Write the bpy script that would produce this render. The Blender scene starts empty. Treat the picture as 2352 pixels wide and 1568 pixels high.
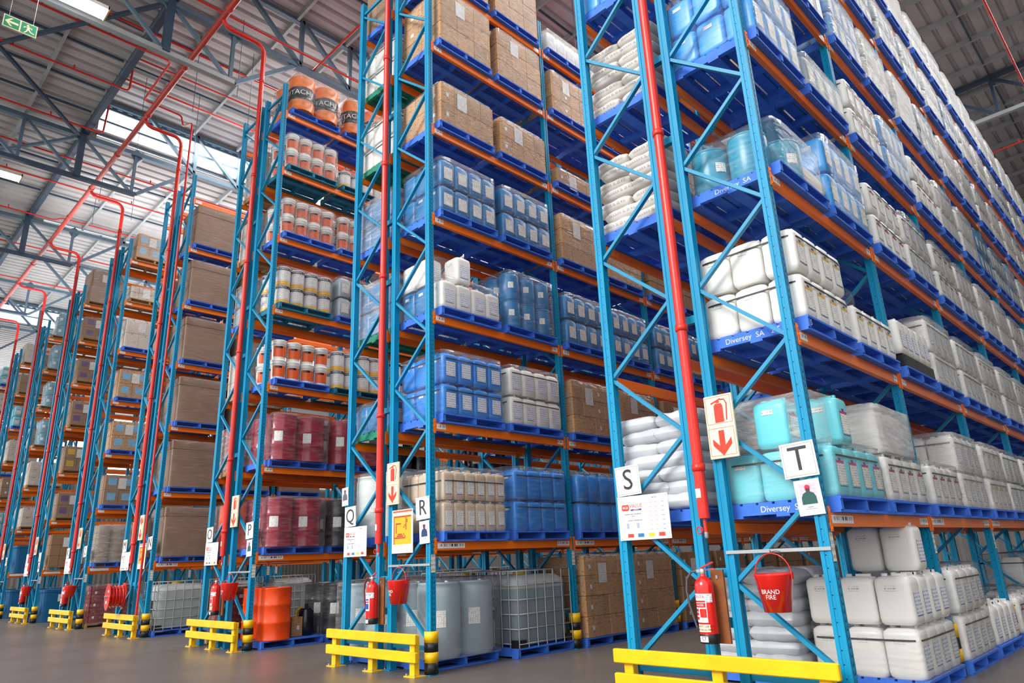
# Warehouse of pallet racking, built in metres. X across the rows, Y along the aisles, Z up.
import bpy, math, random
import numpy as np
from mathutils import Matrix, Vector
RND = random.Random(11)
SC = bpy.context.scene
COL = SC.collection
pi = math.pi

# ------------------------------------------------------------------ camera
CAM = np.array([2.25986, -5.87555, 1.31423])
F = 1585.76
ROT = np.array([[0.70579, 0.707276, -0.040243], [-0.24048, 0.185769, -0.952711], [-0.666354, 0.682092, 0.301202]])
cd = bpy.data.cameras.new('camera'); cam = bpy.data.objects.new('camera', cd); COL.objects.link(cam)
cd.sensor_width = 36; cd.lens = F / 2352 * 36; cd.clip_end = 300; cd.clip_start = .05
M4 = Matrix.Identity(4)
for i in range(3):
    M4[i][0] = ROT[0][i]; M4[i][1] = -ROT[1][i]; M4[i][2] = -ROT[2][i]; M4[i][3] = CAM[i]
cam.matrix_world = M4
SC.camera = cam


def proj(x, y, z):
    q = ROT @ (np.array((x, y, z)) - CAM)
    if q[2] < .2: return None
    return 1176 + F * q[0] / q[2], 784 + F * q[1] / q[2], q[2]


# ------------------------------------------------------------------ materials
def lin(c):
    if isinstance(c, str):
        c = [int(c[i:i + 2], 16) / 255 for i in (0, 2, 4)]
    return tuple(v / 12.92 if v <= .04045 else ((v + .055) / 1.055) ** 2.4 for v in c) + (1,)


class NT:
    def __init__(s, name):
        s.m = bpy.data.materials.new(name); s.m.use_nodes = True
        s.t = s.m.node_tree; s.n = s.t.nodes; s.l = s.t.links
        s.b = s.n['Principled BSDF']; s.out = s.n['Material Output']

    def add(s, typ, **kw):
        n = s.n.new(typ)
        for k, v in kw.items(): setattr(n, k, v)
        return n

    def math(s, op, a, b=None, c=None):
        n = s.n.new('ShaderNodeMath'); n.operation = op
        for i, v in enumerate((a, b, c)):
            if v is None: continue
            if isinstance(v, (int, float)): n.inputs[i].default_value = v
            else: s.l.new(v, n.inputs[i])
        return n.outputs[0]

    def mix(s, f, a, b):
        n = s.n.new('ShaderNodeMix'); n.data_type = 'RGBA'
        for i, v in ((0, f), (6, a), (7, b)):
            if isinstance(v, (int, float)): n.inputs[i].default_value = v
            elif isinstance(v, tuple): n.inputs[i].default_value = v
            else: s.l.new(v, n.inputs[i])
        return n.outputs[2]

    def pos(s): return s.add('ShaderNodeNewGeometry').outputs['Position']

    def obj(s):
        sep = s.add('ShaderNodeSeparateXYZ'); s.l.new(s.add('ShaderNodeTexCoord').outputs['Object'], sep.inputs[0]); return sep.outputs

    def noise(s, scale, vec=None, detail=2):
        n = s.add('ShaderNodeTexNoise'); n.inputs['Scale'].default_value = scale; n.inputs['Detail'].default_value = detail
        s.l.new(vec if vec is not None else s.pos(), n.inputs['Vector']); return n.outputs[0]


MATS = {}


def mat(name, c, rough=.5, metal=0, var=.12, scale=3., c2=None, rnd=0., spec=.5, coat=0, sub=None):
    """plain surface with a procedural mottling of its own colour"""
    if name in MATS: return MATS[name]
    t = NT(name); a = lin(c)
    b = lin(c2) if c2 else tuple(v * (1 - 2.2 * var) for v in a[:3]) + (1,)
    f = t.noise(scale, detail=3)
    f = t.math('MULTIPLY', t.math('SUBTRACT', f, .35), 1.8)
    col = t.mix(f, a, b)
    if rnd:
        h = t.add('ShaderNodeHueSaturation'); oi = t.add('ShaderNodeObjectInfo')
        t.l.new(t.math('ADD', t.math('MULTIPLY', oi.outputs['Random'], rnd), 1 - rnd / 2), h.inputs['Value']); t.l.new(col, h.inputs['Color']); col = h.outputs[0]
    t.l.new(col, t.b.inputs['Base Color'])
    t.b.inputs['Roughness'].default_value = rough; t.b.inputs['Metallic'].default_value = metal
    t.b.inputs['Specular IOR Level'].default_value = spec
    if coat: t.b.inputs['Coat Weight'].default_value = coat; t.b.inputs['Coat Roughness'].default_value = .1
    MATS[name] = t.m
    return t.m


def m_post():
    t = NT('blue_upright_paint'); o = t.obj(); a = lin('0094C0'); d = lin('04263A')
    base = t.mix(t.math('MULTIPLY', t.noise(2.2), .8), a, lin('007AA6'))
    fz = t.math('FRACT', t.math('MULTIPLY', o[2], 16.))
    slant = t.math('MULTIPLY', t.math('SUBTRACT', fz, .3), .010)
    y = t.math('ABSOLUTE', o[1])
    w = t.math('LESS_THAN', t.math('ABSOLUTE', t.math('SUBTRACT', t.math('SUBTRACT', y, .016), slant)), .0042)
    s1 = t.math('MULTIPLY', t.math('LESS_THAN', fz, .55), w)
    s1 = t.math('MULTIPLY', s1, t.math('GREATER_THAN', o[0], -.012))
    fz2 = t.math('FRACT', t.math('MULTIPLY', o[2], 10.))
    r = t.math('ADD', t.math('POWER', t.math('MULTIPLY', t.math('SUBTRACT', fz2, .5), .1), 2.), t.math('POWER', t.math('ADD', o[0], .05), 2.))
    s2 = t.math('LESS_THAN', r, .000035)
    col = t.mix(t.math('MAXIMUM', s1, s2), base, d)
    t.l.new(col, t.b.inputs['Base Color']); t.b.inputs['Roughness'].default_value = .45; t.b.inputs['Specular IOR Level'].default_value = .35
    return t.m


def m_film(name, tint, body, streak):
    t = NT(name)
    tr = t.add('ShaderNodeBsdfTransparent')
    gl = t.add('ShaderNodeBsdfGlossy'); gl.inputs['Roughness'].default_value = .16
    df = t.add('ShaderNodeBsdfDiffuse'); df.inputs['Color'].default_value = lin(tint)
    mp = t.add('ShaderNodeMapping'); mp.inputs['Scale'].default_value = (3, 3, 16); t.l.new(t.pos(), mp.inputs[0])
    n = t.noise(1.6, mp.outputs[0], 4)
    bmp = t.add('ShaderNodeBump'); bmp.inputs['Strength'].default_value = .8; bmp.inputs['Distance'].default_value = .03
    t.l.new(n, bmp.inputs['Height']); t.l.new(bmp.outputs[0], gl.inputs['Normal'])
    st = t.math('MULTIPLY', t.math('POWER', n, 3.), streak * 3)
    f1 = t.math('MINIMUM', t.math('ADD', st, body), .92)
    mx = t.add('ShaderNodeMixShader'); t.l.new(f1, mx.inputs[0]); t.l.new(tr.outputs[0], mx.inputs[1]); t.l.new(df.outputs[0], mx.inputs[2])
    fr = t.add('ShaderNodeFresnel'); fr.inputs[0].default_value = 1.22; t.l.new(bmp.outputs[0], fr.inputs['Normal'])
    mx2 = t.add('ShaderNodeMixShader'); t.l.new(t.math('MINIMUM', t.math('MULTIPLY', fr.outputs[0], .8), .38), mx2.inputs[0])
    t.l.new(mx.outputs[0], mx2.inputs[1]); t.l.new(gl.outputs[0], mx2.inputs[2])
    t.l.new(mx2.outputs[0], t.out.inputs[0])
    return t.m


def m_print(name, paper, ink, rows=45., dens=.5):
    """paper with lines of small illegible print"""
    t = NT(name); o = t.obj()
    line = t.math('LESS_THAN', t.math('FRACT', t.math('MULTIPLY', o[2], rows)), .5)
    mp = t.add('ShaderNodeMapping'); mp.inputs['Scale'].default_value = (60, 60, 14)
    t.l.new(t.add('ShaderNodeTexCoord').outputs['Object'], mp.inputs[0])
    n = t.math('GREATER_THAN', t.noise(1.5, mp.outputs[0], 1), dens)
    t.l.new(t.mix(t.math('MULTIPLY', t.math('MULTIPLY', line, n), .5), lin(paper), lin(ink)), t.b.inputs['Base Color'])
    t.b.inputs['Roughness'].default_value = .45
    return t.m


def m_barcode():
    t = NT('barcode_paper'); o = t.obj()
    w = t.add('ShaderNodeTexWhiteNoise', noise_dimensions='1D'); t.l.new(t.math('FLOOR', t.math('MULTIPLY', o[1], 230.)), w.inputs['W'])
    bar = t.math('GREATER_THAN', w.outputs[0], .48)
    zone = t.math('MULTIPLY', t.math('GREATER_THAN', o[2], -.062), t.math('LESS_THAN', o[2], -.03))
    per = t.math('FRACT', t.math('MULTIPLY', o[1], 11.))
    zone = t.math('MULTIPLY', zone, t.math('LESS_THAN', per, .72))
    t.l.new(t.mix(t.math('MULTIPLY', bar, zone), lin('F2F0EC'), lin('1A1A1E')), t.b.inputs['Base Color'])
    return t.m


def m_carton(name, c, ink, dens=.62):
    t = NT(name); mp = t.add('ShaderNodeMapping'); mp.inputs['Scale'].default_value = (16, 16, 42)
    t.l.new(t.add('ShaderNodeTexCoord').outputs['Object'], mp.inputs[0])
    o = t.obj()
    n = t.math('GREATER_THAN', t.noise(.8, mp.outputs[0], 1), dens)
    oi = t.add('ShaderNodeObjectInfo')
    base = t.mix(t.noise(4.), lin(c), tuple(v * .8 for v in lin(c)[:3]) + (1,))
    h = t.add('ShaderNodeHueSaturation'); t.l.new(t.math('ADD', t.math('MULTIPLY', oi.outputs['Random'], .3), .85), h.inputs['Value']); t.l.new(base, h.inputs['Color'])
    t.l.new(t.mix(t.math('MULTIPLY', n, .5), h.outputs[0], lin(ink)), t.b.inputs['Base Color'])
    t.b.inputs['Roughness'].default_value = .6
    return t.m


def m_floor():
    t = NT('polished_concrete')
    n = t.noise(.5, detail=5); n2 = t.noise(7., detail=4)
    col = t.mix(t.math('MULTIPLY', n, 1.1), lin('6E665F'), lin('4C4540'))
    col = t.mix(t.math('MULTIPLY', n2, .35), col, lin('857B73'))
    t.l.new(col, t.b.inputs['Base Color'])
    t.l.new(t.math('ADD', t.math('MULTIPLY', n, .25), .22), t.b.inputs['Roughness'])
    return t.m


def m_emit(name, c, s):
    t = NT(name); e = t.add('ShaderNodeEmission'); e.inputs[0].default_value = lin(c); e.inputs[1].default_value = s
    n = t.noise(.7); t.l.new(t.math('ADD', t.math('MULTIPLY', n, s * .1), s * .95), e.inputs[1])
    t.l.new(e.outputs[0], t.out.inputs[0]); return t.m


def m_wood(name, c, c2):
    t = NT(name); mp = t.add('ShaderNodeMapping'); mp.inputs['Scale'].default_value = (12, 12, 12); t.l.new(t.pos(), mp.inputs[0])
    w = t.add('ShaderNodeTexNoise'); w.inputs['Scale'].default_value = .6; w.inputs['Detail'].default_value = 4; t.l.new(mp.outputs[0], w.inputs['Vector'])
    t.l.new(t.mix(w.outputs[0], lin(c), lin(c2)), t.b.inputs['Base Color']); t.b.inputs['Roughness'].default_value = .7
    return t.m


POST = m_post()
BRACE = mat('blue_brace_paint', '0088B2', .42, var=.1)
ORANGE = mat('orange_beam_paint', 'FF7E0E', .36, var=.14, scale=1.6, c2='F2620C')
REDPIPE = mat('red_pipe_paint', 'D8281A', .3, var=.08)
MAINRED = mat('dull_red_pipe_paint', 'C24034', .34, var=.1)
PBLUE = m_wood('blue_painted_timber', '4484EC', '2C5ECC')
PGREEN = m_wood('green_painted_timber', '1E9A78', '14604E')
PTEAL = m_wood('teal_painted_timber', '0E86A8', '0A5570')
PWOOD = m_wood('raw_timber', 'C79A66', '8A6238')
PBLACK = mat('black_plastic', '1B1C20', .45)
YEL = mat('yellow_paint', 'F5C40A', .35, var=.08, c2='E0A606')
BLK = mat('black_paint', '17181A', .4)
WHT = mat('white_plate', 'EEEDEA', .3, var=.02)
INK = mat('dark_ink', '2B2A34', .4)
GALV = mat('galvanised_steel', 'B4B8BA', .35, .6)
RED = mat('fire_red_paint', 'E01A10', .22, var=.04, coat=.4)
CREAM = mat('cream_sign', 'F4E2C0', .35, var=.03)
SIGNRED = mat('sign_red', 'D03418', .4)
FILM = m_film('clear_stretch_film', 'F0F2F4', .012, .11)
MILK = m_film('milky_stretch_film', 'F0EEEC', .10, .28)
HOOD = m_film('cloudy_shrink_hood', 'ECEAE8', .34, .4)
LABEL = m_print('printed_white_label', 'F0EFEA', '3A3F48')
LABELB = m_print('blue_printed_label', 'EEF0F2', '1E58B4', 30, .42)
LABELR = m_print('pink_printed_label', 'EEF0F2', 'C02848', 30, .45)
LABELY = m_print('yellow_printed_label', 'F2F0E8', 'D89A10', 26, .45)
BARC = m_barcode()
KRAFT = m_carton('kraft_cardboard', 'C99A6A', '6A4428')
BROWN = m_carton('brown_cardboard', '9A7858', '5A4030', .75)
PALEC = m_carton('pale_cardboard', 'D8CCBC', '8A7A6A', .66)
GAYL = mat('dull_brown_board', '94735A', .6, var=.1)
WPL = mat('white_plastic', 'ECEAE4', .32, var=.04)
BPL = mat('bright_blue_plastic', '0082DE', .28, var=.06)
LPL = mat('light_blue_plastic', '1C9CEA', .28, var=.06)
NPL = mat('deep_blue_plastic', '0474B2', .3, var=.1)
TPL = mat('turquoise_plastic', '6ED2DE', .28, var=.06)
EPL = mat('teal_plastic', '1490B0', .28, var=.08)
GPL = mat('grey_blue_plastic', '9AACB6', .35, var=.08)
APL = mat('pale_amber_plastic', 'C8B094', .3, var=.1, c2='DCCDBA')
LOGO = mat('logo_blue_print', '1A50A8', .4)
ODR = mat('orange_drum_paint', 'F07808', .25, var=.05)
ODR2 = mat('red_orange_drum_paint', 'EC4A0E', .28, var=.08)
RDR = mat('dark_red_drum_paint', '8E1030', .15, var=.1, c2='A8142C')
KDR = mat('black_drum_paint', '16191E', .22, var=.1)
OPL = mat('orange_print', 'E05A1E', .35)
CANY = mat('yellow_print', 'EDB40E', .35)
TINW = mat('white_tin', 'DCD8DC', .25, var=.05)
SACK = mat('white_woven_sack', 'DAD4CC', .6, var=.1, c2='B8B2AC')
SACKG = mat('greyish_film_sack', 'CFD2D6', .3, var=.14, c2='A9AEB6')
FIBRE = mat('fibre_board_drum', '9C8468', .6)
BINB = mat('blue_bin_plastic', '0A6496', .4, var=.1)
SHEET = mat('roof_sheet_grey', 'BAB9BA', .55, .0, var=.1, scale=1.2)
STEEL = mat('blue_grey_steel', '5E7688', .45, .1, var=.1)
DSTEEL = mat('dark_blue_steel', '3C5066', .5, .1)
PURL = mat('galvanised_purlin', 'A8AEB0', .5, .2, var=.1)
SKIN = mat('printed_skin', '4A3028', .5)
PINK = mat('printed_pink_wall', 'D8C0D0', .5)
JACK = mat('printed_green_jacket', '14524E', .5)
RED2 = mat('printed_red_cap', 'D01840', .5)
STICK = m_print('light_blue_sticker', '7CC0E4', '1E5A90', 24, .5)
PURP = m_print('purple_sticker', '6A4A80', '2A1838', 24, .5)
GREENS = mat('exit_sign_green', '0A8A5A', .4, var=.05)


# ------------------------------------------------------------------ mesh building
class MB:
    def __init__(s): s.v = []; s.f = []; s.m = []; s.s = []; s.mats = []

    def mi(s, m):
        if m not in s.mats: s.mats.append(m)
        return s.mats.index(m)

    def face(s, idx, m, sm=False): s.f.append(tuple(idx)); s.m.append(s.mi(m)); s.s.append(sm)

    def box(s, x0, x1, y0, y1, z0, z1, m):
        b = len(s.v)
        s.v += [(x, y, z) for z in (z0, z1) for y in (y0, y1) for x in (x0, x1)]
        for q in ((0, 2, 3, 1), (4, 5, 7, 6), (0, 1, 5, 4), (2, 6, 7, 3), (0, 4, 6, 2), (1, 3, 7, 5)): s.face([b + i for i in q], m)
        return s

    def cbox(s, c, d, m): return s.box(c[0] - d[0] / 2, c[0] + d[0] / 2, c[1] - d[1] / 2, c[1] + d[1] / 2, c[2] - d[2] / 2, c[2] + d[2] / 2, m)

    def rbox(s, x0, x1, y0, y1, z0, z1, m, e=.02):
        """box with chamfered edges"""
        c = []
        for z, i in ((z0, e), (z0 + e, 0), (z1 - e, 0), (z1, e)):
            c.append([(x0 + i + (e if k in (0, 7) else 0) * 0, 0, 0) for k in ()])
        rings = []
        for z, i in ((z0, e), (z0 + e, 0), (z1 - e, 0), (z1, e)):
            a0, a1, b0, b1 = x0 + i, x1 - i, y0 + i, y1 - i
            rings.append([(a0 + e, b0, z), (a1 - e, b0, z), (a1, b0 + e, z), (a1, b1 - e, z), (a1 - e, b1, z), (a0 + e, b1, z), (a0, b1 - e, z), (a0, b0 + e, z)])
        return s.loft(rings, m, sm=False)

    def loft(s, rings, m, sm=True, cap=True, closed=True):
        b = len(s.v); n = len(rings[0])
        for r in rings: s.v += [tuple(p) for p in r]
        mm = m if isinstance(m, list) else [m] * (len(rings) - 1)
        for k in range(len(rings) - 1):
            for i in range(n if closed else n - 1):
                j = (i + 1) % n
                s.face((b + k * n + i, b + k * n + j, b + (k + 1) * n + j, b + (k + 1) * n + i), mm[k], sm)
        if cap:
            for r, rev, q in ((rings[0], True, mm[0]), (rings[-1], False, mm[-1])):
                c = len(s.v); s.v += [tuple(p) for p in r]
                idx = list(range(c, c + n)); s.face(idx[::-1] if rev else idx, q)
        return s

    def lathe(s, prof, n, m, c=(0, 0), cap=True):
        rings = [[(c[0] + r * math.cos(2 * pi * i / n), c[1] + r * math.sin(2 * pi * i / n), z) for i in range(n)] for r, z in prof]
        return s.loft(rings, m, True, cap)

    def tube(s, pts, r, m, n=10, closed=False):
        pts = [Vector(p) for p in pts]; rings = []
        N = len(pts); up = None
        for i, p in enumerate(pts):
            if closed: d = pts[(i + 1) % N] - pts[i - 1]
            else: d = (pts[min(i + 1, N - 1)] - pts[max(i - 1, 0)])
            d.normalize()
            if up is None: up = Vector((0, 0, 1)) if abs(d.z) < .9 else Vector((1, 0, 0))
            a = d.cross(up); a.normalize(); u = a.cross(d); u.normalize(); up = u
            rr = r[i] if isinstance(r, list) else r
            rings.append([tuple(p + a * (rr * math.cos(2 * pi * k / n)) + u * (rr * math.sin(2 * pi * k / n))) for k in range(n)])
        if closed: rings.append(rings[0])
        return s.loft(rings, m, True, not closed)

    def bar(s, p, q, w, h, m, up=(0, 0, 1)):
        p = Vector(p); q = Vector(q); d = (q - p).normalized(); u = Vector(up)
        if abs(d.dot(u)) > .95: u = Vector((0, 1, 0))
        a = d.cross(u).normalized() * (w / 2); b = a.normalized().cross(d).normalized() * (h / 2)
        return s.loft([[tuple(c - a - b), tuple(c + a - b), tuple(c + a + b), tuple(c - a + b)] for c in (p, q)], m, False)

    def quad(s, pts, m):
        b = len(s.v); s.v += [tuple(p) for p in pts]; s.face(range(b, b + len(pts)), m); return s

    def prism(s, pts, y0, y1, m):
        """polygon in XZ extruded along Y (front face at y0)"""
        return s.loft([[(x, y0, z) for x, z in pts], [(x, y1, z) for x, z in pts]], m, False)

    def mesh(s, name):
        me = bpy.data.meshes.new(name); me.from_pydata(s.v, [], s.f); me.materials.clear()
        for m in s.mats: me.materials.append(m)
        me.polygons.foreach_set('material_index', s.m); me.polygons.foreach_set('use_smooth', s.s)
        me.update(); return me


_txt = {}


def text_mesh(txt, size, m, name='letter', ext=.002):
    """lettering in the XZ plane, read from -Y, centred on its own middle"""
    k = (txt, size, m.name)
    if k in _txt: return _txt[k]
    cu = bpy.data.curves.new('t', 'FONT'); cu.body = txt; cu.size = size; cu.extrude = ext; cu.align_x = 'CENTER'; cu.align_y = 'CENTER'; cu.resolution_u = 3
    ob = bpy.data.objects.new('t', cu); COL.objects.link(ob)
    dg = bpy.context.evaluated_depsgraph_get(); dg.update()
    me = bpy.data.meshes.new_from_object(ob.evaluated_get(dg))
    bpy.data.objects.remove(ob); bpy.data.curves.remove(cu)
    me.transform(Matrix.Rotation(pi / 2, 4, 'X')); me.materials.clear(); me.materials.append(m); me.name = name
    _txt[k] = me
    return me


def merged(meshes, name):
    """one mesh out of (mesh, matrix) pairs"""
    V = []; L = []; LS = []; MI = []; SM = []; mats = []; nv = 0; nl = 0
    for me, mx in meshes:
        c = _cache(me)
        v = c['v']
        if mx is not None:
            A = np.array(mx); v = v @ A[:3, :3].T + A[:3, 3]
        V.append(v); L.append(c['l'] + nv); LS.append(c['ls'] + nl); nv += len(v); nl += len(c['l'])
        ix = []
        for m in c['mats']:
            if m not in mats: mats.append(m)
            ix.append(mats.index(m))
        MI.append(np.array(ix or [0], dtype=np.int32)[np.minimum(c['mi'], max(len(ix) - 1, 0))]); SM.append(c['sm'])
    out = bpy.data.meshes.new(name)
    V = np.concatenate(V); L = np.concatenate(L); LS = np.concatenate(LS); MI = np.concatenate(MI); SM = np.concatenate(SM)
    out.vertices.add(len(V)); out.vertices.foreach_set('co', V.astype(np.float32).ravel())
    out.loops.add(len(L)); out.loops.foreach_set('vertex_index', L.astype(np.int32))
    out.polygons.add(len(LS)); out.polygons.foreach_set('loop_start', LS.astype(np.int32))
    for m in mats: out.materials.append(m)
    out.polygons.foreach_set('material_index', MI.astype(np.int32)); out.polygons.foreach_set('use_smooth', SM)
    out.update(calc_edges=True); out.validate(clean_customdata=False)
    return out


_mc = {}


def _cache(me):
    if me.name not in _mc:
        v = np.empty(len(me.vertices) * 3, np.float32); me.vertices.foreach_get('co', v)
        l = np.empty(len(me.loops), np.int32); me.loops.foreach_get('vertex_index', l)
        ls = np.empty(len(me.polygons), np.int32); me.polygons.foreach_get('loop_start', ls)
        mi = np.empty(len(me.polygons), np.int32); me.polygons.foreach_get('material_index', mi)
        sm = np.empty(len(me.polygons), bool); me.polygons.foreach_get('use_smooth', sm)
        _mc[me.name] = dict(v=v.reshape(-1, 3).astype(np.float64), l=l, ls=ls, mi=mi, sm=sm, mats=list(me.materials))
    return _mc[me.name]


def Tm(name, parts, far=None):
    """a kind of thing: parts = [(part name, mesh, [(sub-part name, mesh)], label)]"""
    t = dict(name=name, parts=[(p + ([], None)[len(p) - 2:]) if len(p) < 4 else p for p in parts])
    t['far'] = far
    return t


def far_mesh(t):
    if t['far'] is None:
        ms = []
        for p in t['parts']:
            ms.append((p[1], None))
            for q in p[2]: ms.append((q[1], None))
        t['far'] = merged(ms, t['name'])
    return t['far']


def props(o, label, cat, group=None):
    o['label'] = label; o['category'] = cat
    if group: o['group'] = group


def link(name, data, parent=None):
    o = bpy.data.objects.new(name, data); COL.objects.link(o)
    if parent: o.parent = parent
    return o


def place(t, loc, rz, label, cat, group=None, full=True, extra=()):
    """one thing: an Empty with its parts, or a single mesh where it is too small for parts"""
    if full and (len(t['parts']) > 1 or extra or t['parts'][0][2]):
        r = link(t['name'], None)
        for pn, me, subs, lb in t['parts']:
            c = link(pn, me, r)
            if lb: c['label'] = lb
            for sn, sme in subs: link(sn, sme, c)
        for pn, me, pl in extra:
            c = link(pn, me, r); c.location = pl
    else:
        r = link(t['name'], far_mesh(t))
    r.location = loc; r.rotation_euler = (0, 0, rz)
    props(r, label, cat, group)
    return r


REQ = {}


def req(t, loc, rz, label, cat, group, size=.4, extra=()):
    p = proj(loc[0], loc[1], loc[2] + size / 2)
    if p is None or not (-260 < p[0] < 2650 and -300 < p[1] < 1850): return
    px = size * F / p[2]
    inside = -40 < p[0] < 2392 and -60 < p[1] < 1628
    REQ.setdefault(t['name'], []).append((px * (1 if inside else .15), px, t, loc, rz, label, cat, group, extra))


def emit():
    for kind, rs in REQ.items():
        rs.sort(key=lambda r: -r[0])
        for q in rs[:300]:
            place(q[2], q[3], q[4], q[5], q[6], q[7], q[1] > FULL_PX.get(kind, 48), q[8])
        if len(rs) > 300:
            ms = [(far_mesh(q[2]), Matrix.Translation(q[3]) @ Matrix.Rotation(q[4], 4, 'Z')) for q in rs[300:]]
            o = link(kind, merged(ms, kind)); o['kind'] = 'stuff'
            props(o, STUFF_LABEL.get(kind, 'far %ss deep in the racking, too small to tell apart' % kind.replace('_', ' ')), rs[0][6])


FULL_PX = {'pallet': 95, 'rack_beam': 150, 'upright_frame': 200, 'jerrycan': 40, 'carton': 40}
STUFF_LABEL = {}
NUM = ['ground', 'one', 'two', 'three', 'four', 'five', 'six', 'seven', 'eight', 'nine', 'ten', 'eleven', 'twelve']
ORD = 'first second third fourth fifth sixth seventh eighth ninth tenth eleventh twelfth thirteenth fourteenth fifteenth sixteenth seventeenth eighteenth nineteenth twentieth twenty-first twenty-second'.split()

# ------------------------------------------------------------------ racking
P = 5.068; L = 2.791; D = .93; W2 = 2.06
LV = [0, 1.579, 3.156, 4.733, 6.312, 7.883, 9.471, 10.887]
TOP = 11.62
RIGHT = 'TRPNLJHFD'; LEFT = 'SQOMKIGEC'


def side(k, s):
    """(x of the aisle face, x of the inner face, letter)"""
    X0 = -P * k
    return (X0, X0 - D, RIGHT[k]) if s == 'R' else (X0 - W2, X0 - W2 + D, LEFT[k])


def post_mesh():
    b = MB()
    pr = [(0, -.045), (0, -.012), (-.008, -.008), (-.008, .008), (0, .012), (0, .045), (-.03, .045), (-.034, .038), (-.056, .038), (-.06, .045), (-.09, .045),
          (-.09, .03), (-.082, .03), (-.082, -.03), (-.09, -.03), (-.09, -.045), (-.06, -.045), (-.056, -.038), (-.034, -.038), (-.03, -.045)]
    b.loft([[(x, y, z) for x, y in pr] for z in (0.012, TOP)], POST, False)
    return b.mesh('post')


PM = post_mesh()
PMI = PM.copy(); PMI.transform(Matrix.Translation((-D, 0, 0)) @ Matrix.Rotation(pi, 4, 'Z')); PMI.name = 'post'
ND = [(.36, 0)]
z = .36; i = 0
NODES = []
while z < TOP - .1:
    NODES.append((z, i % 2)); z += .685; i += 1
BR = []
for (za, a), (zb, b2) in zip(NODES, NODES[1:]):
    xa = -.06 if a == 0 else -D + .06; xb = -.06 if b2 == 0 else -D + .06
    b = MB(); b.bar((xa, .0, za), (xb, 0, zb), .035, .05, BRACE, up=(0, 1, 0))
    BR.append(('diagonal_brace', b.mesh('diagonal_brace'), [], None))
b = MB(); b.bar((-.06, 0, NODES[-1][0] + .06), (-D + .06, 0, NODES[-1][0] + .06), .035, .05, BRACE); BR.append(('top_brace', b.mesh('top_brace'), [], None))
b = MB(); b.bar((-.06, 0, .3), (-D + .06, 0, .3), .035, .05, BRACE); BR.append(('bottom_brace', b.mesh('bottom_brace'), [], None))
fp = []
for x in (-.045, -D + .045):
    b = MB(); b.box(x - .07, x + .07, -.08, .08, 0, .012, BRACE); b.lathe([(.01, .012), (.01, .03)], 6, GALV, (x - .055, -.065)); fp.append(('foot_plate', b.mesh('foot_plate'), [], None))
b = MB(); b.box(.0005, .002, -.038, .038, 1.3, 1.5, BARC)
UPR = Tm('upright_frame', [('post', PM, [], None), ('post', PMI, [], None)] + BR + fp)
FL = MB(); FL.quad([(.0015, -.036, 1.2), (.0015, .036, 1.2), (.0015, .036, 1.42), (.0015, -.036, 1.42)], m_print('code_strip', 'E8E4D8', '3A3A3A', 18, .45))
CODE = FL.mesh('code_label')


def beam_tm(labels):
    b = MB(); l0, l1 = .048, L - .048; h = .11
    pr = [(0, 0), (0, -h), (-.05, -h), (-.05, -.03), (-.03, -.03), (-.03, 0)]
    b.loft([[(x, y, z) for x, z in pr][::-1] for y in (l0, l1)], ORANGE, False)
    pts = [('beam_channel', b.mesh('beam_channel'), [], None)]
    for y0, s in ((.048, -1), (L - .048, 1)):
        c = MB(); ya, yb = (y0 - .03, y0 + .012) if s < 0 else (y0 - .012, y0 + .03)
        c.box(.001, .009, ya, yb, -.15, .05, ORANGE)
        for zz in (-.12, -.05, .02): c.cbox(((.012), (ya + yb) / 2, zz), (.006, .012, .02), ORANGE)
        pts.append(('end_connector', c.mesh('end_connector'), [], None))
    if labels:
        for y0, y1 in ((.075, .24 if labels == 1 else .55), (L - (.21 if labels == 1 else .36), L - .075)):
            c = MB(); c.quad([(.0015, y0, -.085), (.0015, y1, -.085), (.0015, y1, -.02), (.0015, y0, -.02)], BARC)
            pts.append(('barcode_label', c.mesh('barcode_label'), [], None))
    return Tm('rack_beam', pts)


BEAM1 = beam_tm(1); BEAM2 = beam_tm(2); BEAM0 = beam_tm(0)
BEAMF = {}

NB = {'T': 10, 'S': 5, 'R': 6, 'Q': 4, 'P': 5, 'O': 3, 'N': 4, 'M': 2, 'L': 4, 'K': 2, 'J': 3, 'I': 2, 'H': 3, 'G': 2, 'F': 3, 'E': 1, 'D': 2, 'C': 1}
for k in range(9):
    for s in 'RL':
        xf, xi, let = side(k, s)
        nb = NB[let]
        for n in range(nb + 1 if k > 3 else max(nb + 1, 6)):
            e = [('code_label', CODE, (0, 0, 0))] if s == 'R' else []
            where = 'end frame' if n == 0 else '%s frame from the end' % ORD[n]
            req(UPR, (xf, n * L, 0), 0 if s == 'R' else pi, 'blue perforated upright %s of row %s' % (where, let), 'rack upright', 'upright frames of the racking', 3., e)
        for n in range(nb):
            for lv in range(1, 8):
                for fb in ('aisle', 'inner'):
                    x = xf if fb == 'aisle' else xi
                    d = (1 if s == 'R' else -1) * (1 if fb == 'aisle' else -1)
                    t = (BEAM2 if lv == 1 else BEAM1) if fb == 'aisle' and s == 'R' else BEAM0
                    loc = (x, n * L, LV[lv]) if d > 0 else (x, (n + 1) * L, LV[lv])
                    req(t, loc, 0 if d > 0 else pi, 'orange beam on the %s side, bay %s, level %s, row %s' % (fb, NUM[n + 1], NUM[lv], let), 'rack beam', 'orange pallet beams', .75)


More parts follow.
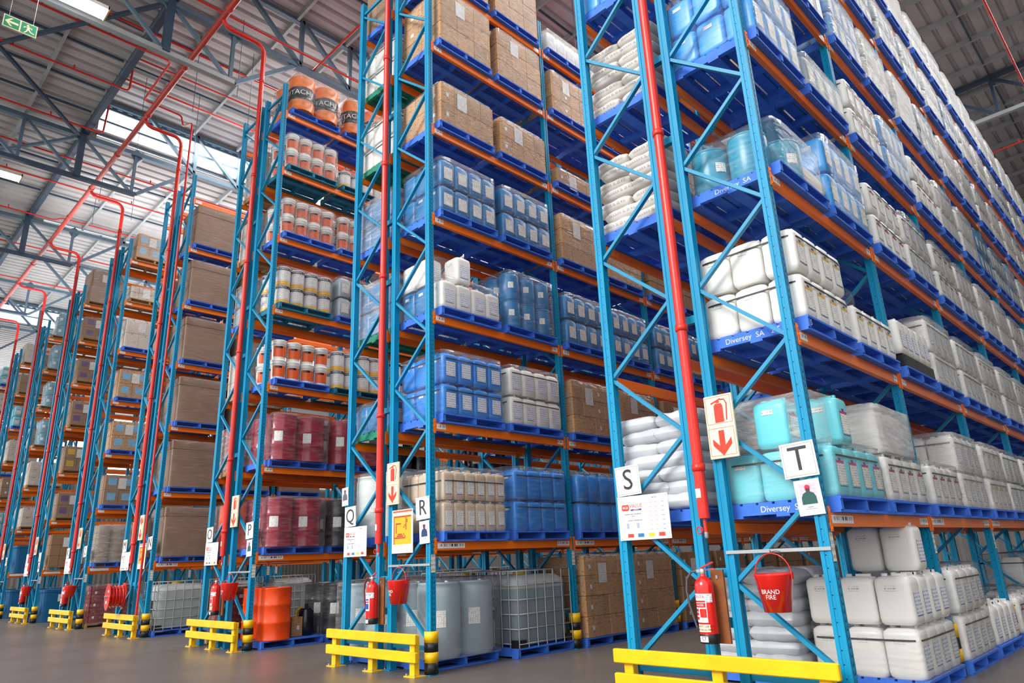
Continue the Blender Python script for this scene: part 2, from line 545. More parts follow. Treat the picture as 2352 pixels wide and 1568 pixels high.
# ------------------------------------------------------------------ pallets
def pallet_tm(m, seed):
    r = random.Random(seed); st = []
    for x in (0,):
        for y in (-.575, 0, .575):
            b = MB(); b.box(-.5, .5, y - .025, y + .025, .022, .11, m); st.append(('stringer', b.mesh('stringer'), [], None))
    b = MB()
    for i in range(7):
        x = -.445 + i * .89 / 6; w = .061 + r.uniform(-.004, .004); b.box(x - w, x + w, -.6, .6, .11, .13, m)
    top = ('top_deck', b.mesh('top_deck'), [], None)
    b = MB()
    for x in (-.43, 0, .43): b.box(x - .06, x + .06, -.6, .6, 0, .022, m)
    bot = ('bottom_deck', b.mesh('bottom_deck'), [], None)
    return Tm('pallet', st + [top, bot])


PAL = {'blue': pallet_tm(PBLUE, 1), 'green': pallet_tm(PGREEN, 2), 'teal': pallet_tm(PTEAL, 3), 'wooden': pallet_tm(PWOOD, 4)}
MARK = mat('white_stencil_paint', 'DCE4F0', .6)


# ------------------------------------------------------------------ goods
def sq(w, d, z, e=.3, n=20):
    """rounded-square ring"""
    out = []
    for i in range(n):
        a = 2 * pi * (i + .5) / n; c, s_ = math.cos(a), math.sin(a)
        out.append((w / 2 * math.copysign(abs(c) ** e, c), d / 2 * math.copysign(abs(s_) ** e, s_), z))
    return out


def jerry_tm(body, lab, w=.325, d=.29, h=.455, cap=None, print_=True, nm='jerrycan', endlab=True, stripe=None):
    b = MB(); n = 20
    b.loft([sq(w * .88, d * .88, 0, .4, n), sq(w * .97, d * .97, .02, .3, n), sq(w, d, .06, .28, n), sq(w * .985, d * .985, h * .5, .27, n), sq(w, d, h * .8, .28, n), sq(w * .97, d * .97, h * .88, .33, n), sq(w * .8, d * .8, h * .935, .45, n), sq(w * .5, d * .6, h * .95, .5, n)], body, True)
    b.bar((-.02, 0, h * .965), (w * .3, 0, h * .965), .035, .03, body); b.cbox((w * .31, 0, h * .945), (.03, .035, .05), body)
    far = MB(); m = 12
    far.loft([sq(w * .92, d * .92, 0, .35, m), sq(w, d, .04, .28, m), sq(w, d, h * .82, .28, m), sq(w * .8, d * .8, h * .94, .45, m)], body, True)
    pts = [('can_body', b.mesh('can_body'), [], None)]
    c = MB(); c.lathe([(.03, h * .93), (.03, h), (.024, h)], 12, cap or body, (-w * .28, 0)); pts.append(('screw_cap', c.mesh('screw_cap'), [], None))
    x = w / 2 + .0015
    if lab:
        q = MB(); q.quad([(x, -d * .3, h * .2), (x, d * .3, h * .2), (x, d * .3, h * .66), (x, -d * .3, h * .66)], lab)
        if stripe: q.quad([(x + .001, -d * .3, h * .6), (x + .001, d * .26, h * .6), (x + .001, d * .26, h * .65), (x + .001, -d * .3, h * .65)], stripe); q.quad([(x + .001, -d * .12, h * .65), (x + .001, d * .05, h * .65), (x + .001, d * .05, h * .7), (x + .001, -d * .12, h * .7)], LOGO)
        q.quad([(x + .001, -d * .3, h * .17), (x + .001, d * .25, h * .17), (x + .001, d * .25, h * .185), (x + .001, -d * .3, h * .185)], LOGO)
        pts.append(('front_label', q.mesh('front_label'), [], None))
        far.quad([(x, -d * .3, h * .2), (x, d * .3, h * .2), (x, d * .3, h * .66), (x, -d * .3, h * .66)], lab)
        if stripe: far.quad([(x + .001, -d * .3, h * .58), (x + .001, d * .26, h * .58), (x + .001, d * .26, h * .65), (x + .001, -d * .3, h * .65)], stripe)
    if print_:
        q = MB(); y = -d / 2 - .0015
        q.quad([(-w * .2, y, h * .66), (w * .12, y, h * .66), (w * .12, y, h * .76), (-w * .2, y, h * .76)], print_)
        pts.append(('batch_print', q.mesh('batch_print'), [], None))
    return Tm(nm, pts, far.mesh(nm))


WPR = m_print('black_batch_print', 'E8E6E0', '22262C', 38, .46)
BPR = m_print('white_batch_print', 'DCE4EC', '4A6A90', 38, .5)
JW = jerry_tm(WPL, LABELB, print_=WPR)
JWR = jerry_tm(WPL, LABEL, print_=WPR, stripe=mat('crimson_print', 'B41838'))
JY = jerry_tm(WPL, LABEL, print_=WPR, stripe=CANY)
JB = jerry_tm(BPL, LABELB, print_=BPR)
JBN = jerry_tm(BPL, None, print_=BPR)
JL = jerry_tm(LPL, LABEL, print_=BPR)
JN = jerry_tm(NPL, LABEL, print_=BPR)
JT = jerry_tm(TPL, LABEL, print_=WPR, stripe=mat('magenta_print', 'C0307A'))
JG = jerry_tm(GPL, LABEL, print_=WPR)
BOT = jerry_tm(APL, LABEL, .18, .19, .4, cap=WPL, print_=None, nm='bottle')
JWS = jerry_tm(WPL, LABEL, .31, .235, .44, print_=WPR)


def drum_tm(m, band=None, txt=None, r=.288, h=.88, nm='drum', lid=None, lab=True, plast=False):
    n = 28; b = MB()
    if plast:
        prof = [(r * .93, 0), (r, .05), (r * 1.0, h * .9), (r * .95, h * .95), (r * .97, h * .955), (r * .97, h * .985), (r * .9, h * .985)]
    else:
        prof = [(r, 0), (r + .006, .006), (r, .02)]
        for z in (h / 3, 2 * h / 3): prof += [(r, z - .025), (r + .012, z), (r, z + .025)]
        prof += [(r, h - .02), (r + .006, h - .006), (r - .012, h), (r - .014, h - .02)]
    mm = [m] * (len(prof) - 1)
    if band:
        for q in range(len(mm)):
            if prof[q][1] >= h * .3 and prof[q + 1][1] <= h * .69: mm[q] = band
    b.lathe(prof, n, mm)
    pts = [('drum_shell', b.mesh('drum_shell'), [], None)]
    c = MB(); c.lathe([(.035, h - .02), (.035, h + .002), (.03, h + .004)], 12, lid or GALV, (r * .6, 0)); pts.append(('bung', c.mesh('bung'), [], None))
    if txt:
        me = text_mesh(txt, .17, WHT, 'brand_lettering', 0).copy()
        for v in me.vertices:
            a = v.co.x / r - pi / 5; zz = v.co.z; v.co = (math.sin(a) * 0 + (r + .014) * math.cos(a), (r + .014) * math.sin(a), zz + h / 2)
        pts.append(('brand_lettering', me, [], None))
    elif lab:
        q = MB(); a0, a1 = -.9, -.35; k = 5
        for i in range(k):
            aa, bb = a0 + (a1 - a0) * i / k, a0 + (a1 - a0) * (i + 1) / k; R = r + .004
            q.quad([(R * math.cos(aa), R * math.sin(aa), h * .4), (R * math.cos(bb), R * math.sin(bb), h * .4), (R * math.cos(bb), R * math.sin(bb), h * .62), (R * math.cos(aa), R * math.sin(aa), h * .62)], LABEL)
        pts.append(('drum_label', q.mesh('drum_label'), [], None))
    return Tm(nm, pts)


DO = drum_tm(ODR, KDR, 'HITACHI'); DO2 = drum_tm(ODR2, lab=False); DR = drum_tm(RDR); DK = drum_tm(KDR)
DG = drum_tm(GPL, r=.29, h=.95, plast=True); DW = drum_tm(mat('off_white_plastic', 'D4DAD8', .35, var=.06), r=.29, h=.93, plast=True); DB = drum_tm(BPL, r=.29, h=.93, plast=True)
DT = drum_tm(EPL, r=.2, h=.5, plast=True, lid=WPL, nm='drum'); DN = drum_tm(NPL, r=.165, h=.47, plast=True, lid=WPL)
DF = drum_tm(FIBRE, r=.19, h=.5, lab=False)


def wrapquad(q, r, z0, z1, a0, a1, m, k=5):
    for i in range(k):
        aa, bb = a0 + (a1 - a0) * i / k, a0 + (a1 - a0) * (i + 1) / k
        q.quad([(r * math.cos(aa), r * math.sin(aa), z0), (r * math.cos(bb), r * math.sin(bb), z0), (r * math.cos(bb), r * math.sin(bb), z1), (r * math.cos(aa), r * math.sin(aa), z1)], m)


def pail_tm(lab, kind='pail'):
    r = .145; h = .4; b = MB()
    if kind == 'pail':
        prof = [(r * .88, 0), (r * .95, h * .7), (r, h * .72), (r * .96, h * .76), (r * 1.02, h * .78), (r * .97, h * .84), (r * 1.03, h * .86), (r * .98, h * .91)]
        b.lathe(prof, 20, WPL)
        lid = MB(); lid.lathe([(r * 1.02, h * .91), (r * 1.05, h * .92), (r * 1.05, h * .98), (r * .95, h), (r * .93, h * .985)], 20, WPL)
        q = MB(); wrapquad(q, r * .955, h * .14, h * .68, -1.25, .75, lab, 9); wrapquad(q, r * .962, h * .56, h * .66, -.9, .1, KDR)
        hd = MB(); hd.tube([(r * math.cos(a) * 1.0, r * math.sin(a) * 1.06, h * .76 - .09 * math.sin((a + .5) % pi) * 0) for a in np.linspace(-2.2, .9, 10)], .004, GALV, 5)
        pts = [('pail_body', b.mesh('pail_body'), [], None), ('lid', lid.mesh('lid'), [], None), ('pail_label', q.mesh('pail_label'), [], None), ('handle', hd.mesh('handle'), [], None)]
    else:
        b.lathe([(r, 0), (r * 1.02, .006), (r, .02), (r, h * .2), (r, h * .79), (r, h * .95), (r * 1.02, h - .008), (r * .95, h)], 20, [CANY, CANY, CANY, TINW, KDR, TINW, TINW])
        q = MB(); wrapquad(q, r * 1.004, h * .3, h * .7, -1.1, .5, LABEL, 7)
        lt = MB(); lt.lathe([(r * .8, h - .006), (r * .8, h), (r * .78, h)], 16, GALV)
        pts = [('tin_body', b.mesh('tin_body'), [], None), ('tin_label', q.mesh('tin_label'), [], None), ('lid', lt.mesh('lid'), [], None)]
        me = text_mesh('HITACHI', .052, WHT, 'brand_lettering', 0).copy()
        for v in me.vertices:
            a = v.co.x / r - .6; v.co = (r * 1.008 * math.cos(a), r * 1.008 * math.sin(a), v.co.z + h * .87)
        pts.append(('brand_lettering', me, [], None))
    return Tm(kind, pts)


PAIL = pail_tm(OPL); TIN = pail_tm(None, 'tin')


def carton_tm(w, d, h, m, tape=True, stick=None, side_tag=True):
    b = MB(); g = .003
    b.rbox(-w / 2 + g, w / 2 - g, -d / 2 + g, d / 2 - g, g, h - g, m, .004)
    pts = [('box_body', b.mesh('box_body'), [], None)]
    q = MB(); x = w / 2; 
    if tape:
        tm_ = mat('packing_tape', 'A87848', .3)
        q.quad([(-w / 2 + .01, -.025, h - .002), (w / 2 - .01, -.025, h - .002), (w / 2 - .01, .025, h - .002), (-w / 2 + .01, .025, h - .002)], tm_)
        q.quad([(x - .002, -.022, h * .86), (x - .002, .022, h * .86), (x - .002, .022, h - .004), (x - .002, -.022, h - .004)], tm_)
        pts.append(('tape', q.mesh('tape'), [], None))
    if side_tag:
        q = MB(); x = w / 2 - .001; q.quad([(x, -d * .1, h * .35), (x, d * .08, h * .35), (x, d * .08, h * .55), (x, -d * .1, h * .55)], LABEL)
        y = -d / 2 + .001; q.quad([(-w * .1, y, h * .35), (w * .06, y, h * .35), (w * .06, y, h * .55), (-w * .1, y, h * .55)], LABEL)
        pts.append(('tag', q.mesh('tag'), [], None))
    if stick:
        q = MB(); x = w / 2 - .0005; q.quad([(x, -d * .28, h * .3), (x, d * .28, h * .3), (x, d * .28, h * .78), (x, -d * .28, h * .78)], stick)
        pts.append(('sticker', q.mesh('sticker'), [], None))
    return Tm('carton', pts)


_ct = {}


def carton(w, d, h, m, **kw):
    k = (round(w, 3), round(d, 3), round(h, 3), m.name, str(kw))
    if k not in _ct: _ct[k] = carton_tm(w, d, h, m, **kw)
    return _ct[k]


def sack_tm(w, d, h, m, seed, prn=None):
    r = random.Random(seed); b = MB(); nu, nv = 14, 12
    def pt(i, j, top):
        u = math.sin(pi / 2 * (i / nu * 2 - 1)); v = math.sin(pi / 2 * (j / nv * 2 - 1)); u = math.copysign(abs(u) ** .8, u); v = math.copysign(abs(v) ** .8, v)
        e = max(0, (1 - abs(u) ** 7)) ** .38 * max(0, (1 - abs(v) ** 7)) ** .38
        zz = h / 2 * e * (1 if top else -1)
        wob = .012 * math.sin(7 * u + seed) * math.cos(5 * v + 2 * seed)
        return (u * d / 2 * (1 - .04 * v * v), v * w / 2 * (1 - .05 * u * u), h / 2 + zz + wob * e)
    base = len(b.v)
    for top in (1, 0):
        for i in range(nu + 1):
            for j in range(nv + 1): b.v.append(pt(i, j, top))
    n1 = (nu + 1) * (nv + 1)
    for i in range(nu):
        for j in range(nv):
            a = i * (nv + 1) + j
            b.face((a, a + nv + 1, a + nv + 2, a + 1), m, True); b.face((n1 + a, n1 + a + 1, n1 + a + nv + 2, n1 + a + nv + 1), m, True)
    pts = [('sack_body', b.mesh('sack_body'), [], None)]
    if prn:
        me = text_mesh(prn, .045, mat('grey_sack_print', 'A09EA0', .6), 'sack_print', 0).copy(); me.transform(Matrix.Translation((0, -w / 2 - .003, h * .5))); pts.append(('sack_print', me, [], None))
    return Tm('sack', pts)


SACKP = [sack_tm(.53, .51, .158, SACK, i + 5, 'SAXXXX SL 25 KG') for i in range(2)]
SACKX = [sack_tm(.58, .54, .17, SACKG, i + 9, None) for i in range(3)]


def ibc_tm(liq):
    w, d, h = .96, 1.12, 1.0; b = MB()
    b.loft([sq(w * .9, d * .9, .02, .25, 24), sq(w * .97, d * .97, .06, .2, 24), sq(w * .97, d * .97, h * .78, .2, 24)], liq, True)
    up = MB(); up.loft([sq(w * .97, d * .97, h * .78, .2, 24), sq(w * .96, d * .96, h * .88, .2, 24), sq(w * .8, d * .8, h * .96, .3, 24), sq(w * .3, d * .3, h * .97, .5, 24)], mat('empty_translucent_tank', 'C2C6C4', .35, var=.06), True)
    lid = MB(); lid.lathe([(.11, h * .96), (.11, h * 1.0), (.09, h * 1.01)], 16, mat('tank_lid', 'D8B020', .4))
    pts = [('tank', b.mesh('tank'), [('lid', lid.mesh('lid'))], None), ('tank_top', up.mesh('tank_top'), [], None)]
    x, y = w / 2 + .012, d / 2 + .012
    for i in range(6):
        z = .05 + i * .195
        c = MB(); c.tube([(-x, -y, z), (x, -y, z), (x, y, z), (-x, y, z)], .0095, GALV, 6, True); pts.append(('cage_ring', c.mesh('cage_ring'), [], None))
    for sx in (-1, 1):
        for j in range(7):
            yy = -y + j * 2 * y / 6; c = MB(); c.tube([(sx * (x + .008), yy, .0), (sx * (x + .008), yy, 1.03)], .009, GALV, 6); pts.append(('cage_bar', c.mesh('cage_bar'), [], None))
    for sy in (-1, 1):
        for j in range(1, 6):
            xx = -x + j * 2 * x / 6; c = MB(); c.tube([(xx, sy * (y + .008), 0), (xx, sy * (y + .008), 1.03)], .009, GALV, 6); pts.append(('cage_bar', c.mesh('cage_bar'), [], None))
    c = MB()
    c.cbox((0, -y - .022, .52), (.34, .004, .3), mat('ibc_plate', '8A9AA0', .4, .3)); 
    pts.append(('data_plate', c.mesh('data_plate'), [], None))
    c = MB(); c.prism([(0, .44), (.05, .5), (0, .56), (-.05, .5)], -y - .028, -y - .026, WHT); c.prism([(0, .445), (.045, .497), (-.045, .497)], -y - .0295, -y - .0285, INK)
    c2 = MB(); pts.append(('hazard_diamond', c.mesh('hazard_diamond'), [], None))
    c = MB()
    for cc, dd in [((xx, -y + .02, .05), (.14, .06, .1)) for xx in (-.42, 0, .42)] + [((x - .02, yy, .05), (.05, .12, .1)) for yy in (-.48, .5)]:
        c = MB(); c.cbox(cc, dd, PBLACK); pts.append(('corner_block', c.mesh('corner_block'), [], None))
    return Tm('ibc_tank', pts)


IBC = ibc_tm(mat('grey_liquid_tank', '8FA0A6', .35, var=.08)); IBCW = ibc_tm(mat('pale_liquid_tank', 'B4BEBC', .35, var=.06))


def gaylord_tm():
    b = MB(); b.rbox(-.5, .5, -.58, .58, 0, 1.06, GAYL, .008)
    l = MB(); l.rbox(-.515, .515, -.595, .595, .9, 1.1, mat('board_lid', '8C6C54', .6, var=.1), .008)
    return Tm('bulk_box', [('box_body', b.mesh('box_body'), [], None), ('lid', l.mesh('lid'), [], None)])


GAY = gaylord_tm()


def bin_tm():
    b = MB(); b.loft([sq(.9, 1.1, 0, .15, 16), sq(.98, 1.18, .9, .15, 16), sq(1.02, 1.22, .92, .15, 16), sq(1.02, 1.22, 1.0, .15, 16)], BINB, False)
    q = MB(); q.quad([(.5, -.15, .62), (.5, .12, .62), (.505, .12, .84), (.505, -.15, .84)], LABEL)
    return Tm('bulk_bin', [('bin_body', b.mesh('bin_body'), [], None), ('paper_tag', q.mesh('paper_tag'), [], None)])


BIN = bin_tm()
CRATE = m_print('dark_red_bottle_pack', '7A1A2A', 'D8886A', 9, .58)


def wrap_tm(wx, wy, h, m, peak=0., sag=0.):
    """film hugging a load: a closed skin with crinkled sides"""
    b = MB(); n = 40; rings = []; r = random.Random(int(wx * 1000 + wy * 77 + h * 991))
    K = 7
    for k in range(K + 1):
        z = h * k / K; ring = []
        for i, p in enumerate(sq(wx, wy, z, .16, n)):
            j = 1 + r.uniform(-.012, .012) - sag * math.sin(pi * k / K)
            ring.append((p[0] * j, p[1] * j, max(.0, p[2] + (r.uniform(-.012, .012) if 0 < k < K else 0))))
        rings.append(ring)
    for f, dz in ((.93, .02), (.6, .028 + peak), (.2, .03 + peak)):
        rings.append([(p[0] * f, p[1] * f, h + dz + r.uniform(-.01, .01)) for p in sq(wx, wy, 0, .2, n)])
    b.loft(rings, m, True, True)
    return Tm('stretch_wrap', [('film', b.mesh('film'), [], None)])


_wr = {}


def wrap(wx, wy, h, m, peak=0., sag=0.):
    k = (round(wx, 2), round(wy, 2), round(h, 2), m.name, peak, sag)
    if k not in _wr: _wr[k] = wrap_tm(wx, wy, h, m, peak, sag)
    return _wr[k]


def strap_tm(wx, wy):
    b = MB(); o = sq(wx, wy, 0, .16, 32); i_ = sq(wx - .006, wy - .006, 0, .16, 32)
    b.loft([[(p[0], p[1], -.008) for p in i_], [(p[0], p[1], -.008) for p in o], [(p[0], p[1], .008) for p in o], [(p[0], p[1], .008) for p in i_], [(p[0], p[1], -.008) for p in i_]], BLK, False, False)
    return Tm('strapping_band', [('band', b.mesh('band'), [], None)])


_st = {}


# ------------------------------------------------------------------ loads on pallets
class Ctx:
    """one pallet position: row letter, bay, slot (a nearer, b farther), level"""
    def __init__(s, k, sd, n, slot, lv, pal='blue', dx=0., dy=0.):
        xf, xi, s.let = side(k, sd); s.k = k; s.sd = sd; s.n = n; s.slot = slot; s.lv = lv
        s.x = (xf - .42 if sd == 'R' else xf + .42) + dx
        s.y = n * L + (.725 if slot == 'a' else 2.055) + dy
        s.z = LV[lv]
        s.near = 'nearer' if slot == 'a' else 'farther'
        s.tail = '%s pallet, bay %s, level %s, row %s' % (s.near, NUM[n + 1], NUM[lv], s.let)
        s.pal = pal; s.ex = []
        if lv == 0: s.tail = '%s floor pallet, bay %s, row %s' % (s.near, NUM[n + 1], s.let)

    def pallet(s, adj=''):
        if s.pal:
            where = ('on the floor' if s.lv == 0 else 'on level %s' % NUM[s.lv])
            req(PAL[s.pal], (s.x, s.y, s.z + .001), 0, '%s pallet %s, %s position, bay %s, row %s' % (s.pal, where, s.near, NUM[s.n + 1], s.let), 'pallet', 'pallets in the racking', .45, s.ex)
            s.z += .132
        return s

    def text(s, txt, face='end', size=.075, x=0.):
        if face == 'end': s.ex.append(('stencil_text', text_mesh(txt, size, MARK, 'stencil_text', .0005), (x, -.602, .066)))
        else:
            me = text_mesh(txt, size, MARK, 'stencil_number', .0005).copy(); me.transform(Matrix.Rotation(pi / 2, 4, 'Z')); s.ex.append(('stencil_number', me, (.502, -.54, .066)))
        return s

    def item(s, t, dx, dy, dz, lab, cat, grp, size, rz=0.):
        req(t, (s.x + dx, s.y + dy, s.z + dz), rz, lab, cat, grp, size)


def grid(c, t, nx, ny, nz, w, d, h, what, cat, grp, jit=.004, skip=None, rz=None, z0=0., size=None, xoff=0.):
    tiers = {1: ['only'], 2: ['lower', 'upper'], 3: ['lowest', 'middle', 'top'], 4: ['lowest', 'second', 'third', 'top']}.get(nz, ['tier ' + str(q + 1) for q in range(nz)])
    for iz in range(nz):
        for iy in range(ny):
            for ix in range(nx):
                if not (ix == nx - 1 or (iy == 0 and (c.n < 2 or ix >= nx - 2))): continue
                if c.sd == 'L' and iy > 0: continue
                if skip and skip(ix, iy, iz): continue
                tt = t[(ix + iy * 3 + iz * 5 + (c.lv * 2 if len(t) > 3 else 0)) % len(t)] if isinstance(t, list) else t
                pos = '%s along' % ORD[iy] if ix == nx - 1 else '%s inward' % ORD[nx - 1 - ix]
                c.item(tt, xoff + (ix - (nx - 1) / 2) * w + RND.uniform(-jit, jit), (iy - (ny - 1) / 2) * d + RND.uniform(-jit, jit), z0 + iz * h,
                       '%s, %s tier, %s, %s' % (what, tiers[iz], pos, c.tail), cat, grp, size or h, (RND.uniform(-.012, .012) if rz is None else rz))


def film(c, wx, wy, h, m=None, peak=0., what='clear stretch film around the load', sag=0., dx=0., dy=0., z0=0.):
    if c.n > 3 and c.lv in (1, 2, 3) and c.sd == 'R' and c.k == 0 and False: return
    req(wrap(wx, wy, h, m or FILM, peak, sag), (c.x + dx, c.y + dy, c.z + z0), 0, '%s on %s' % (what, c.tail), 'plastic film', 'plastic film around pallet loads', .9)


def strap(c, wx, wy, z):
    k = (round(wx, 3), round(wy, 3))
    if k not in _st: _st[k] = strap_tm(wx, wy)
    req(_st[k], (c.x, c.y, c.z + z), 0, 'black strap round the %s tier, %s' % ('lower' if z < .5 else 'upper', c.tail), 'strap', 'black straps around loads', .5)


JG_ = 'jerrycans on the racking'
JCOL = {'JW': (JW, 'white'), 'JWR': (JWR, 'white red-labelled'), 'JY': (JY, 'white yellow-labelled'), 'JB': (JB, 'blue labelled'), 'JBN': (JBN, 'plain blue'), 'JL': (JL, 'light blue'), 'JN': (JN, 'deep blue'), 'JT': (JT, 'turquoise'), 'JG': (JG, 'grey-blue')}


def jer(c, code, nz=2, wrapm=FILM, straps=True, ny=4, nx=3, skip=None, wy=None):
    c.pallet(); t, col = JCOL[code]
    grid(c, t, nx, ny, nz, .33, .295, .458, col + ' jerrycan', 'jerrycan', JG_, skip=skip)
    h = nz * .458
    if straps:
        for iz in range(nz): strap(c, nx * .33 + .012, ny * .295 + .012, iz * .458 + .34)
    if wrapm: film(c, nx * .33 + .03, ny * .295 + .03, h + .01, wrapm)


def mixj(c, t1, t2):
    c.pallet()
    grid(c, [t1, t1, t2], 3, 4, 1, .33, .295, .458, 'blue or white jerrycan', 'jerrycan', JG_)
    grid(c, t2, 3, 4, 1, .33, .295, .458, 'white jerrycan on top', 'jerrycan', JG_, z0=.458, skip=lambda ix, iy, iz: not (iy in (1,) or (ix < 2 and iy < 2)))
    film(c, 1.03, 1.2, .5, FILM); film(c, .7, .62, .44, FILM, what='upper cap of stretch film', dx=-.1, dy=-.22, z0=.46)


def drums(c, t, what, wrapm=FILM, nz=1, r=.288, h=.88, n=2):
    c.pallet(); s = 2 * r + .02
    grid(c, t, n, n, nz, s, s, h, what + ' drum', 'drum', 'drums on the racking', rz=None if what != 'orange and black' else -.15, size=h)
    if wrapm: film(c, n * s + .02, n * s + .02, nz * h + .01, wrapm)


def pails(c, t, what, wrapm=FILM, nz=2, ny=4, nx=3):
    c.pallet(); grid(c, t, nx, ny, nz, .31, .308, .402, what, what.split()[-1], what.split()[-1] + 's on the racking')
    if wrapm: film(c, nx * .31 + .02, ny * .308 + .02, nz * .402 + .01, wrapm)


def boxes(c, nx, ny, nz, h, m=None, wrapm=None, what='brown carton', stick=None, sheet=True, wx=1.0, wy=1.16):
    c.pallet(); m = m or KRAFT; w, d = wx / nx, wy / ny
    pl = carton(w, d, h, m, stick=stick, side_tag=False)
    grid(c, [pl, pl, carton(w, d, h, m, stick=stick), pl, pl] if not stick else carton(w, d, h, m, stick=stick, side_tag=False), nx, ny, nz, w, d, h, what, 'carton', 'cartons on the racking', jit=.003, rz=0.)
    if sheet and c.sd == 'R' and (c.n < 3):
        b = MB(); x = wx / 2 + .004; zt = nz * h * .9; y = -wy * .2
        b.quad([(x, y, zt - .3), (x, y + .21, zt - .3), (x, y + .21, zt), (x, y, zt)], LABEL)
        req(Tm('packing_sheet', [('paper', b.mesh('paper'), [], None)]), (c.x, c.y, c.z), 0, 'white packing sheet stuck on cartons, ' + c.tail, 'paper sheet', 'packing sheets on cartons', .3)
    if wrapm: film(c, wx + .02, wy + .02, nz * h + .01, wrapm)


def sacks(c, layers, tl, wrapm=None, what='white filled sack'):
    c.pallet(); z0 = 0; hh = .135
    for iz in range(layers):
        sh = .1 if iz % 2 else 0
        lay = [(-.25 + sh, -.3), (.25 - sh * .2, -.3), (-.25, .26), (.25, .26)]
        for j, (dx, dy) in enumerate(lay):
            if dy > 0 and c.sd == 'L' and c.lv > 1: continue
            t = tl[(iz + j) % len(tl)]
            c.item(t, dx + RND.uniform(-.015, .015), dy + RND.uniform(-.02, .02), iz * hh, '%s, layer %s, %s in layer, %s' % (what, NUM[iz + 1], ORD[j], c.tail), 'sack', 'sacks stacked on pallets', .22, RND.uniform(-.05, .05))
    if wrapm: film(c, 1.06, 1.1, layers * hh + .03, wrapm)


def ibc(c, t, what='grey caged liquid tank'):
    c.pallet(); c.item(t, 0, 0, 0, what + ' on ' + c.tail, 'tank', 'caged liquid tanks', 1.0)


def gay(c):
    c.pallet(); c.item(GAY, 0, 0, 0, 'big brown lidded bulk carton on ' + c.tail, 'carton', 'bulk cartons', .9)
    film(c, 1.05, 1.2, 1.11, FILM)


# ---- row T, the long face on the right
def C(*a, **k): return Ctx(*a, **k)


c = C(0, 'L', 0, 'b', 0, dx=.12, dy=-.12); sacks(c, 7, SACKX, None, 'grey plastic sack')
c = C(0, 'R', 0, 'b', 0, dx=-.02, dy=.045); jer(c, 'JW', 2, None, False, ny=4, nx=3); film(c, 1.02, 1.21, .47, FILM); strap(c, 1.005, 1.2, .33)
c.item(JW, .34, -.05, .925, 'lone white jerrycan standing on top of floor stack, bay one, row T', 'jerrycan', JG_, .45)
c.item(JW, .0, .0, .925, 'second white jerrycan on top of floor stack, bay one, row T', 'jerrycan', JG_, .45)
jer(C(0, 'R', 1, 'a', 0), 'JW', 2, FILM); jer(C(0, 'R', 1, 'b', 0), 'JW', 1, None, False)
for n in range(2, 4):
    for sl in 'ab': jer(C(0, 'R', n, sl, 0), 'JWR', 1 + (n % 2), FILM)
c = C(0, 'R', 0, 'a', 1).text('Diversey  SA')
jer(c, 'JT', 1, None, True)
grid(c, JT, 3, 4, 1, .33, .295, .458, 'turquoise jerrycan on top', 'jerrycan', JG_, z0=.458, skip=lambda ix, iy, iz: iy > 1 or ix == 0 or (ix == 2 and iy == 0))
film(c, 1.03, 1.22, .47, FILM); film(c, .85, .8, .44, MILK, .02, 'loose crumpled film over upper jerrycans', dx=-.02, dy=-.16, z0=.47)
c = C(0, 'R', 0, 'b', 1); jer(c, 'JWR', 1, FILM, True); film(c, .98, 1.1, .48, HOOD, .03, 'cloudy plastic hood', z0=.47)
grid(c, JW, 3, 4, 1, .3, .26, .44, 'hooded white jerrycan', 'jerrycan', JG_, z0=.465, skip=lambda ix, iy, iz: iy > 2)
c = C(0, 'R', 1, 'a', 1); jer(c, 'JWR', 1, FILM); c.item(JW, .1, -.3, .46, 'single white jerrycan on top of the load, ' + c.tail, 'jerrycan', JG_, .45)
c = C(0, 'R', 1, 'b', 1); jer(c, 'JW', 2, MILK)
c = C(0, 'R', 2, 'a', 1); jer(c, 'JY', 2, MILK)
for n in range(2, 6):
    for sl in 'ab':
        if (n, sl) != (2, 'a'): jer(C(0, 'R', n, sl, 1), 'JW', 2, FILM if n < 4 else None)
c = C(0, 'R', 0, 'a', 2).text('Diversey  SA   2 5', x=-.03).text('5', 'side'); jer(c, 'JY', 2, None, True)
c = C(0, 'R', 0, 'b', 2).text('8', 'side'); jer(c, 'JY', 1, None, True)
grid(c, JY, 3, 4, 1, .33, .295, .458, 'white jerrycan on top', 'jerrycan', JG_, z0=.458, skip=lambda ix, iy, iz: ix == 2)
film(c, .7, 1.2, .46, FILM, 0, 'film round the upper jerrycans', dx=-.17, z0=.46)
c = C(0, 'R', 1, 'a', 2); c.pallet()
b = MB(); b.rbox(-.5, .5, -.58, .58, 0, .15, PBLACK, .01); b.rbox(-.46, .46, -.54, .54, -.0, .16, PBLACK, .01)
c.item(Tm('plastic_tray', [('tray', b.mesh('tray'), [], None)]), 0, 0, 0, 'black plastic tray under jerrycans, ' + c.tail, 'tray', None, .3)
c.z += .162; grid(c, JW, 3, 5, 1, .33, .235, .44, 'slim white jerrycan', 'jerrycan', JG_)
jer(C(0, 'R', 1, 'b', 2), 'JW', 2, MILK); jer(C(0, 'R', 2, 'a', 2), 'JW', 2, FILM); jer(C(0, 'R', 2, 'b', 2), 'JWR', 2, MILK)
jer(C(0, 'R', 3, 'a', 2), 'JW', 2, MILK); jer(C(0, 'R', 3, 'b', 2), 'JWR', 2, MILK)
c = C(0, 'R', 0, 'a', 3).text('Diversey  SA'); c.pallet()
for j, (dx, dy) in enumerate([(-.3, -.38), (.12, -.38), (.28, .03), (-.14, .03)]): c.item(DT, dx, dy, 0, 'teal plastic drum %s of four under film, %s' % (ORD[j], c.tail), 'drum', 'teal drums', .5)
